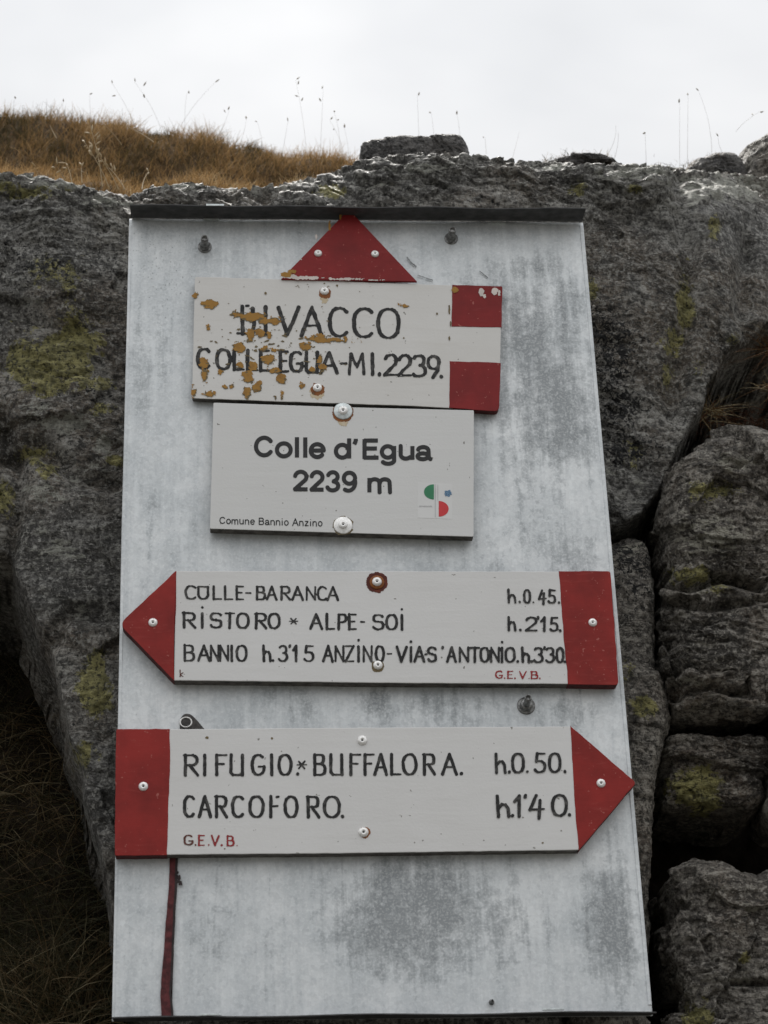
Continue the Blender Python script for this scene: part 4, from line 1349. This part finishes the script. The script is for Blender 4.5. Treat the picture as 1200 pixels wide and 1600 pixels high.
# ------------------------------------------------------------------ red triangle plate
TY = -0.0165
tri = empty('arrow_plate', 'dark red triangular arrow plate pointing up at the top of the panel', 'arrow sign')
plate('plate', [(545, 327), (652, 440), (439, 436)], TY, 0.0035, M['red_dark'], tri, [3, 1.5, 1.5])
field_mesh('paint_chip', blobs([(452, 432, 12, 3.6), (480, 434, 22, 2.6), (540, 436, 24, 1.6), (585, 437.5, 10, 1.0), (494, 370, 1.6, 3), (470, 405, 3, 1.5)], 2.2, 8, 3),
           (440, 360, 640, 440), TY - 0.0003, M['chip'], tri, 0.5)
field_mesh('paint_chip', blobs([(447, 429, 9, 4), (457, 424, 6, 2.5), (515, 354, 2, 6), (532, 337, 2, 5)], 2.0, 6, 9), (438, 330, 540, 436), TY - 0.0006, M['ochre'], tri, 0.5)
rivet(497, 396, TY, tri, 0.0060)
rivet(586, 397, TY, tri, 0.0060)

# ------------------------------------------------------------------ peeling bivouac sign
S1 = -0.0135
s1 = empty('trail_sign', 'peeling white sign with two red blocks and ochre flaking, topmost of the panel', 'trail sign', 'trail signs on the metal panel')
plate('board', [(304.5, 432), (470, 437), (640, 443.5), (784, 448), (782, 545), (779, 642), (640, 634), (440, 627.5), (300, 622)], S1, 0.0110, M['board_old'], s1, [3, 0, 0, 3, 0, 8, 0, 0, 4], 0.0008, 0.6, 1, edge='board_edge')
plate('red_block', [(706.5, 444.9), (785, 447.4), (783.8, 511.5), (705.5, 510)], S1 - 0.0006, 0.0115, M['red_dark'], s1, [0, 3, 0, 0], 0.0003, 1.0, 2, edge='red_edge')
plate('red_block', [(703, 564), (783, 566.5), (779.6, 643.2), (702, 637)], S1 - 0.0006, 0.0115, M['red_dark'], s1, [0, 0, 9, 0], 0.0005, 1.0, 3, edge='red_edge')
IY = S1 - 0.0005
h = 43
lettering(row([('b', 377, 402), ('I', 412, 418), ('V', 435, 467), ('A', 471, 503), ('C', 515, 543), ('C', 553, 582), ('O', 591, 623)], 377, 521, 623, 528, 42, 45), 2.5, IY, M['ink'], s1, 1, wear=0.12, rough=0.9)
lettering(row([('C', 309, 327), ('O', 339, 359), ('L', 365, 381), ('L', 386, 402), ('E', 406, 420), ('E', 437, 450), ('G', 454, 472), ('u', 478, 497), ('A', 501, 527), ('-', 533, 541), ('M', 546, 569), ('I', 579, 585),
               ('.', 590, 596), ('2', 601, 620), ('2', 623, 642), ('3', 646, 665), ('9', 668, 687), ('.', 687, 692)], 309, 575, 690, 589, 30, 32), 2.3, IY, M['ink'], s1, 2, wear=0.08, rough=0.9)
och = [(328, 474, 11, 7), (369, 491, 9, 4.5), (395, 495, 18, 7), (413, 501, 10, 5.5), (429, 501, 9, 6), (391, 524, 6, 11), (406, 520, 7, 6), (421, 523, 4, 4), (497, 528, 15, 5), (524, 531, 22, 3), (477, 541, 10, 6), (374, 543, 9, 9),
       (417, 561, 11, 7), (425, 546, 5, 3), (318, 567, 7, 8), (320, 584, 5, 10), (345, 580, 4, 4), (376, 569, 4, 5), (395, 571, 7, 7), (428, 579, 9, 5), (440, 591, 7, 8), (386, 588, 9, 8), (401, 603, 9, 8), (386, 612, 6, 10), (352, 604, 4, 3),
       (361, 603, 3, 4), (327, 615, 8, 5), (303, 612, 3, 9), (471, 602, 3, 6), (440, 620, 3, 4), (429, 621, 3, 3), (325, 513, 3, 4), (500, 562, 3, 12), (489, 577, 4, 5), (630, 477, 6, 2.5), (306, 462, 3, 5), (413, 545, 6, 3), (505, 575, 4, 6)]
field_mesh('paint_fleck', lambda X, Y: blobs(och, 3.8, 8, 4)(X - 0.5, Y - 0.7) + 0.3 + 4.0 * pnoise(X / 6, Y / 3.2, X * 0, 12), (296, 428, 660, 628), S1 - 0.0008, M['fleck'], s1, 0.5)
def flake_fn(X, Y):
    base = blobs(och, 3.4, 8, 4)(X, Y) + 0.7
    cut = facets(X / 7.5, X * 0 + 0.5, Y / 5.0, 91)
    return base + 3.4 * (cut - 0.05) + 1.6 * np.clip(pnoise(X / 2.6, Y / 1.5, X * 0, 14), -0.4, 1)


field_mesh('peeled_patch', flake_fn, (296, 428, 660, 628), S1 - 0.0009, M['ochre'], s1, 0.4)


def fleck_fn(X, Y):
    n_ = fbm(X / 9, Y / 4.5, X * 0, 3, 61)
    env = np.clip(1 - np.hypot((X - 420) / 170, (Y - 540) / 90), 0, 1)
    env = np.maximum(env, 0.75 * np.clip(1 - np.hypot((X - 520) / 120, (Y - 445) / 12), 0, 1))
    return (0.66 - 0.44 * env - n_) * 9


field_mesh('paint_fleck', fleck_fn, (303, 440, 640, 618), S1 - 0.0007, M['fleck'], s1, 0.5)
field_mesh('paint_chip', blobs([(752, 456, 4.5, 6), (757, 462, 2, 4), (773, 455, 5.5, 5.5), (780, 458, 2.5, 4)], 1.6, 5, 6), (744, 446, 784, 470), S1 - 0.0011, M['chip'], s1, 0.5)
field_mesh('paint_chip', blobs([(711, 453, 5, 5)], 1.6, 5, 7), (704, 446, 722, 464), S1 - 0.0011, M['ochre'], s1, 0.5)
field_mesh('paint_fleck', blobs([(702, 484, 1.5, 6), (704, 505, 1.3, 4), (702, 528, 1.3, 3), (683, 490, 1.4, 1.6), (631, 528, 1.2, 1.4), (415, 458, 2, 2)], 0.8, 4, 8), (408, 450, 710, 535), S1 - 0.0008, M['fleck'], s1, 0.5)
rivet(507, 455, S1, s1, 0.0068, ring=(9.5, 9, 1, 3, 'rust'), bleed=(7, 11), seed=1)
rivet(496, 606, S1, s1, 0.0068, ring=(10.5, 9.5, 0, 2.5, 'rust'), bleed=(12, 10), seed=2)

# ------------------------------------------------------------------ printed pass sign
S2 = -0.0195
s2 = empty('name_sign', 'clean white printed sign with bold black lettering and a small green and red emblem', 'sign', 'trail signs on the metal panel')
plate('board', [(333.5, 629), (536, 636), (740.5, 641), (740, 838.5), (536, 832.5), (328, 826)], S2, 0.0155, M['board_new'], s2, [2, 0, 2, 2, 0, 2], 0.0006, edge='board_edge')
SANS = {
    'C': [rarc(.52, .5, .45, .43, 38, 322, 22)],
    'o': [rarc(.5, .36, .40, .32, 90, 450, 24)],
    'l': [[(.5, 0), (.5, 1)]],
    'e': [[(.12, .36), (.88, .37)], rarc(.5, .36, .40, .32, 2, 318, 20)],
    'd': [[(.84, 0), (.84, 1)], rarc(.46, .36, .36, .32, 90, 450, 24)],
    "'": [[(.5, 1), (.5, .88)], [(.5, .9), (.25, .72)]],
    'E': [[(.14, 0), (.14, 1)], [(.1, .93), (.96, .93)], [(.1, .53), (.9, .53)], [(.1, .07), (1, .07)]],
    'g': [[(.84, .68), (.84, .0)], rarc(.46, .38, .36, .29, 90, 450, 24), [(.84, .05)] + rarc(.48, -.05, .36, .17, 0, -150, 12)],
    'u': [[(.14, .70), (.14, .3)] + rarc(.46, .26, .32, .20, 180, 320, 10) , [(.86, 0), (.86, .70)]],
    'a': [rarc(.47, .50, .34, .17, 165, 10, 10) + [(.82, .4), (.84, .12), (.94, .06)], rarc(.44, .20, .34, .15, 60, 400, 18)],
    '2': [rarc(.5, .68, .37, .25, 170, -35, 14) + [(.12, .08)], [(.04, .07), (.94, .07)]],
    '3': [rarc(.48, .72, .33, .22, 160, -75, 12), rarc(.47, .27, .38, .22, 80, -160, 14)],
    '9': [rarc(.49, .66, .36, .27, 0, 360, 22), rarc(.42, .45, .44, .40, 20, -120, 14)],
    'm': [[(.06, 0), (.06, .70)], [(.06, .42)] + rarc(.28, .48, .20, .16, 160, 0, 10) + [(.49, 0)], [(.49, .42)] + rarc(.71, .48, .20, .16, 160, 0, 10) + [(.93, 0)]],
    'n': [[(.12, 0), (.12, .70)], [(.12, .42)] + rarc(.5, .44, .36, .22, 160, 0, 10) + [(.88, 0)]],
    'i': [[(.5, 0), (.5, .70)], [(.5, .9), (.5, .98)]],
    'z': [[(.08, .66), (.9, .66)], [(.88, .64), (.1, .05)], [(.05, .05), (.95, .05)]],
    'A': [[(.03, 0), (.5, 1), (.97, 0)], [(.2, .36), (.8, .36)]],
    'B': [[(.12, 0), (.12, 1)], [(.12, .95), (.6, .95)] + rarc(.6, .74, .26, .21, 80, -90, 8) + [(.12, .53)], [(.6, .53)] + rarc(.62, .29, .30, .24, 80, -90, 8) + [(.12, .05)]],
}
PYY = S2 - 0.0004
lettering(row([('C', 398, 426.5), ('o', 430, 457), ('l', 459, 469), ('l', 472, 482), ('e', 483, 508.5), ('d', 522, 550), ("'", 551, 561), ('E', 566, 591.5), ('g', 594, 620), ('u', 622.5, 648), ('a', 650, 674)], 398, 713.2, 674, 719.2, 32, 30.5),
          3.25, PYY, M['print'], s2, 11, SANS, 0, 0, True, jit=0)
lettering(row([('2', 458, 482), ('2', 484, 507), ('3', 509, 532), ('9', 534, 558.5)], 458, 766.5, 612, 769.5, 32), 3.2, PYY, M['print'], s2, 12, SANS, 0, 0, True, jit=0)
lettering(row([('m', 575, 612)], 458, 766.5, 612, 769.5, 32), 3.2, PYY, M['print'], s2, 12, SANS, 0, 0, True, jit=0)
small = []
xs0 = {'C': 9.2, 'o': 7.2, 'm': 10.6, 'u': 7.4, 'n': 7.2, 'e': 7.4, 'B': 8.6, 'a': 7.2, 'i': 3.2, 'A': 9.2, 'z': 6.6}
cur = 343.0
for ch in 'Comune Bannio Anzino':
    if ch == ' ':
        cur += 4.6; continue
    small.append((ch, cur, cur + xs0[ch])); cur += xs0[ch] + 1.35
kk = (503.8 - 343) / (cur - 1.35 - 343)
small = [(c, 343 + (a - 343) * kk, 343 + (b - 343) * kk) for c, a, b in small]
lettering(row(small, 343, 818.3, 504, 822.4, 11), 0.78, PYY, M['print'], s2, 13, SANS, 0, 0.12, True, jit=0)
em = plate('emblem', [(653, 754), (707, 756), (706.5, 811), (652.5, 809)], S2 - 0.0002, 0.0006, M['sticker'], s2, 0.5, 0)


def halfdisc(cx, cy_, rx, ry, left):
    def fn(X, Y):
        rr = (np.sqrt(((X - cx) / rx) ** 2 + ((Y - cy_) / ry) ** 2) - 1) * min(rx, ry)
        return np.maximum(rr, (X - cx) if left else (cx - X))
    return fn


field_mesh('green_half_disc', halfdisc(678, 768.5, 15.5, 11.8, True), (655, 750, 690, 785), S2 - 0.0005, M['green'], em, 0.4)
field_mesh('red_half_disc', halfdisc(685.5, 795, 15.5, 12.2, False), (676, 778, 706, 812), S2 - 0.0005, M['bright_red'], em, 0.4)
field_mesh('blue_mark', blobs([(700, 771, 5.5, 5)], 2.6, 3, 5), (690, 762, 710, 780), S2 - 0.0005, M['blue'], em, 0.4)
for (xa, ya, xb, yb) in ((679.5, 756, 680.8, 808), (683.6, 757, 684.6, 782)):
    field_mesh('grey_line', (lambda xa, ya, xb, yb: lambda X, Y: np.maximum(np.maximum(xa - X, X - xb), np.maximum(ya - Y, Y - yb)))(xa, ya, xb, yb), (xa - 3, ya - 3, xb + 3, yb + 3), S2 - 0.0005, M['grey_print'], em, 0.4)
field_mesh('grey_line', lambda X, Y: np.abs(Y - 791) - 0.9 + np.where((X < 655) | (X > 675), 5, 0) + 1.1 * pnoise(X / 2.2, Y, X * 0, 3), (652, 786, 678, 796), S2 - 0.0005, M['grey_print'], em, 0.4)
rivet(536, 641.5, S2, s2, 0.0072, washer=0.0138, ring=(16, 15, 0, 3, 'rust'), bleed=(9, 15), seed=4)
rivet(536, 820, S2, s2, 0.0068, washer=0.0135, wmat='alu', ring=(16, 15, 0, 1.5, 'fleck'), seed=5)

# ------------------------------------------------------------------ left-pointing arrow sign
S3 = -0.0205
s3 = empty('trail_sign', 'white arrow sign with red tip pointing left and three lines of black lettering', 'trail sign', 'trail signs on the metal panel')
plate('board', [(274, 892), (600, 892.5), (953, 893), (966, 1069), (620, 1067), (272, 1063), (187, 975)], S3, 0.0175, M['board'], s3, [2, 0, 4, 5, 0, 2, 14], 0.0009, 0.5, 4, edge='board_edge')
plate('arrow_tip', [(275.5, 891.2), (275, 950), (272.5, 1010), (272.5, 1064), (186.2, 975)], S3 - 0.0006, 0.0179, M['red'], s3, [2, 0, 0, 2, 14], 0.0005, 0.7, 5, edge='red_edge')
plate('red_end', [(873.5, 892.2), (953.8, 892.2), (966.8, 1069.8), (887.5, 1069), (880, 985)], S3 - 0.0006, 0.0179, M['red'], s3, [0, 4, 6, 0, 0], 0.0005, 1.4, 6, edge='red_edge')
IY = S3 - 0.0005
IY2 = S3 - 0.0010
lettering(row([('C', 290, 306), ('o', 310, 325), ('L', 333, 346), ('L', 351, 364), ('E', 369, 380), ('-', 384, 392), ('B', 401, 414), ('A', 417, 432), ('R', 439, 453), ('A', 457, 473), ('N', 479, 493), ('C', 497, 510), ('A', 512, 528.5)], 290, 935.5, 528, 937.5, 20), 1.55, IY, M['ink'], s3, 21)
lettering(row([('h', 794, 805.5), ('.', 810, 814), ('0', 819, 828), ('.', 831, 836), ('4', 842, 853), ('5', 857, 868), ('.', 871, 876)], 794, 941, 875, 942, 19.5), 1.5, IY2, M['ink'], s3, 22)
lettering(row([('R', 286, 305), ('i', 313, 319), ('S', 329, 346), ('T', 352, 366), ('O', 371, 388), ('R', 399, 416), ('O', 420, 436.5), ('*', 452, 465), ('A', 485, 503), ('L', 510, 522), ('P', 528, 541), ('E', 545, 556), ('-', 564, 569), ('S', 583, 599), ('O', 604, 620), ('i', 625, 631)], 286, 980, 631, 983.5, 22.5), 1.8, IY, M['ink'], s3, 23)
lettering(row([('h', 794, 805.5), ('.', 811, 815), ('2', 822, 838.5), ("'", 839, 843), ('1', 846, 854), ('5', 860, 871.5), ('.', 873, 878)], 794, 984.5, 875, 986, 20.5), 1.6, IY2, M['ink'], s3, 24)
lettering(row([('B', 288, 303), ('A', 310, 327), ('N', 329, 342), ('N', 344, 357), ('I', 359, 365), ('O', 370, 385), ('h', 411, 423), ('.', 425, 429), ('3', 436, 449), ("'", 451, 455), ('1', 458, 466), ('5', 476, 490), ('A', 505, 520), ('N', 524, 537),
               ('Z', 540, 552.5), ('i', 557, 563), ('N', 568, 581), ('O', 587.5, 599.5), ('-', 605, 612)], 288, 1032, 635, 1033.5, 23.5), 1.7, IY, M['ink'], s3, 25)
lettering(row([('V', 620.5, 635), ('i', 639, 645), ('A', 648, 663), ('-', 664, 667), ('S', 669, 681), ("'", 689, 695), ('A', 699, 712), ('N', 718, 732), ('T', 735, 749), ('O', 751, 763.5), ('N', 767, 780), ('i', 782, 787), ('O', 790, 804), ('.', 807, 811),
               ('h', 815.5, 827.5), ('.', 829, 833), ('3', 835, 848), ("'", 849, 853), ('3', 853.5, 866), ('0', 870, 880), ('.', 881, 885)], 620, 1033, 884, 1034.5, 22), 1.7, IY2, M['ink'], s3, 26)
lettering(row([('G', 775, 785), ('.', 787, 790), ('E', 793, 801), ('.', 803, 806), ('V', 812, 822), ('.', 825, 828), ('B', 830, 840), ('.', 842, 845)], 775, 1059.5, 845, 1060.5, 11), 1.0, IY, M['ink_red'], s3, 27)
lettering([('k', 281, 287, 1047, 1057)], 0.7, IY, M['ink_brown'], s3, 28)
rivet(239, 973, S3, s3, 0.0064)
rivet(589, 909, S3, s3, 0.0068, washer=0.0105, wmat='rust', ring=(17, 16, 0, 1, 'rust_red'), seed=7)
rivet(590.5, 1039.5, S3, s3, 0.0066, ring=(10, 9.5, 0, 1, 'fleck'), seed=8)
rivet(926, 973, S3, s3, 0.0062)

# ------------------------------------------------------------------ right-pointing arrow sign
S4 = -0.0205
s4 = empty('trail_sign', 'white arrow sign with red tip pointing right, lowest sign on the panel', 'trail sign', 'trail signs on the metal panel')
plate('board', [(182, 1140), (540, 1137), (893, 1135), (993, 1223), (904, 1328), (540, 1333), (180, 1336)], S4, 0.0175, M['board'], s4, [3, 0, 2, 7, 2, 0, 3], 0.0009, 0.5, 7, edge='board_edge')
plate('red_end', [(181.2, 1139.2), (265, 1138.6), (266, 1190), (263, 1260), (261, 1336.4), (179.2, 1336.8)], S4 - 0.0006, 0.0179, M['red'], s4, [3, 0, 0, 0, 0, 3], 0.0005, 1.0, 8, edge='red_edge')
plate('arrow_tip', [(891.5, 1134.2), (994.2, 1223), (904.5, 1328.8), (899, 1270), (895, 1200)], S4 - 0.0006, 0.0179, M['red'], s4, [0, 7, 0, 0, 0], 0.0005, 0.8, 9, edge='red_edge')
IY = S4 - 0.0005
IY2 = S4 - 0.0010
lettering(row([('R', 288, 309), ('I', 317, 323), ('F', 337, 354), ('u', 360, 380), ('G', 394, 412.5), ('I', 421, 428), ('O', 436, 454.5), ('*', 464, 479), ('.', 463, 467), ('B', 491, 508), ('u', 516, 535), ('F', 547, 563), ('F', 569, 584), ('A', 586, 604),
               ('L', 611, 626), ('O', 630, 650), ('R', 662, 679), ('A', 692, 713), ('.', 719, 723)], 288, 1211, 722, 1209.5, 31), 2.05, IY, M['ink'], s4, 31)
lettering(row([('h', 774, 790), ('.', 794, 798), ('0', 800.5, 818), ('.', 822, 826), ('5', 836, 852), ('0', 858.5, 875), ('.', 880, 885)], 774, 1207, 884, 1206, 29), 1.9, IY2, M['ink'], s4, 32)
lettering(row([('C', 288, 303), ('A', 311, 329), ('R', 337, 354), ('C', 363.5, 380), ('O', 390.5, 411), ('f', 422, 436), ('O', 445.5, 464), ('R', 480, 498), ('O', 507, 530), ('.', 533, 538)], 288, 1276, 536, 1277, 32), 2.1, IY, M['ink'], s4, 33)
lettering(row([('h', 776, 796), ('.', 799, 803), ('1', 804, 816), ("'", 818, 824), ('4', 828, 850), ('0', 863.5, 885), ('.', 887, 892)], 776, 1276, 892, 1274, 32), 2.1, IY2, M['ink'], s4, 34)
lettering(row([('G', 288, 301), ('.', 304, 307)], 288, 1320, 370, 1321.5, 15), 1.2, IY, M['ink_brown'], s4, 35)
lettering(row([('E', 310, 319), ('.', 324, 328), ('V', 331, 342), ('.', 345, 348), ('B', 355, 365), ('.', 369, 372)], 288, 1320, 370, 1321.5, 15), 1.2, IY, M['ink_red'], s4, 36)
field_mesh('paint_fleck', blobs([(323.5, 1152.5, 2.6, 2), (425, 1153.5, 1.8, 1.8), (848, 1317, 2, 1.2), (351, 1326, 1.6, 1.2)], 0.8, 4, 11), (318, 1146, 855, 1330), S4 - 0.0004, M['fleck'], s4, 0.6)
rivet(224, 1229, S4, s4, 0.0064)
rivet(566, 1157, S4, s4, 0.0068)
rivet(568, 1300.5, S4, s4, 0.0068, ring=(9, 9, 2, 0, 'rust'), seed=9)
rivet(939, 1224, S4, s4, 0.0062)

# ------------------------------------------------------------------ small things on the panel
br = empty('metal_bracket', 'dark rounded bracket end with a ring sticking out above the lowest sign', 'bracket')
plate('plate', [(281, 1141), (281, 1124), (287, 1115), (297, 1115), (306, 1123), (323, 1143), (323, 1160), (281, 1160)], -0.0025, 0.0025, M['bracket'], br, [0, 6, 5, 5, 5, 2, 0, 0], 0.0006)
bm = bmesh.new()
c = at(290.5, 1128.5, -0.0028)
R_, r_ = 0.0078, 0.0011
ring = [[bm.verts.new((c[0] + (R_ + r_ * math.cos(q)) * math.cos(p), c[1] - r_ * math.sin(q), c[2] + (R_ + r_ * math.cos(q)) * math.sin(p) * 0.9)) for q in np.linspace(0, 2 * math.pi, 8, endpoint=False)] for p in np.linspace(0, 2 * math.pi, 28, endpoint=False)]
for i in range(28):
    for j in range(8):
        bm.faces.new((ring[i][j], ring[(i + 1) % 28][j], ring[(i + 1) % 28][(j + 1) % 8], ring[i][(j + 1) % 8]))
bmesh.ops.recalc_face_normals(bm, faces=bm.faces[:])
bm_obj('ring', bm, M['alu'], br, True)

st = empty('strap', 'thin dark red strap running down the panel below the lowest sign', 'strap')
mid = [(271, 1330), (269, 1390), (265, 1450), (262, 1500), (258.5, 1550), (261, 1588)]
wd = [5.5, 5.5, 6.5, 7.5, 8, 8.5]
plate('band', [(x_ - w_, y_) for (x_, y_), w_ in zip(mid, wd)] + [(x_ + w_, y_) for (x_, y_), w_ in list(zip(mid, wd))[::-1]], -0.0035, 0.0032, M['strap'], st, 1.0, 0.0008, 1.2, 12)
plate('edge', [(x_ + w_ - 2.0, y_) for (x_, y_), w_ in zip(mid, wd)] + [(x_ + w_ + 1.6, y_) for (x_, y_), w_ in list(zip(mid, wd))[::-1]], -0.0039, 0.0036, M['strap_shadow_fray'], st, 0.5, 0.0003, 1.0, 13)  # dark strip painting the shadow along the strap's right side
field_mesh('frayed_fibre', blobs([(279, 1372, 3, 6), (282, 1380, 2.5, 4), (277, 1364, 2, 3)], 2.5, 4, 15), (270, 1355, 290, 1392), -0.0042, M['strap_shadow_fray'], st, 0.5)

# specks and small scratches on the zinc
field_mesh('scratch', lambda X, Y: np.minimum.reduce([seg_dist(X, Y, [(636, 402), (643, 411), (650, 416)]) - 1.0, seg_dist(X, Y, [(653, 430), (676, 438)]) - 0.7, seg_dist(X, Y, [(750, 424), (762, 434)]) - 0.8, seg_dist(X, Y, [(486, 1137), (492, 1140)]) - 1.2, seg_dist(X, Y, [(394, 435), (416, 443)]) - 0.5]) + 0.9 * pnoise(X / 3, Y / 3, X * 0, 9),
           (480, 395, 770, 445), -0.0022, M['scuff'], panel, 0.5)
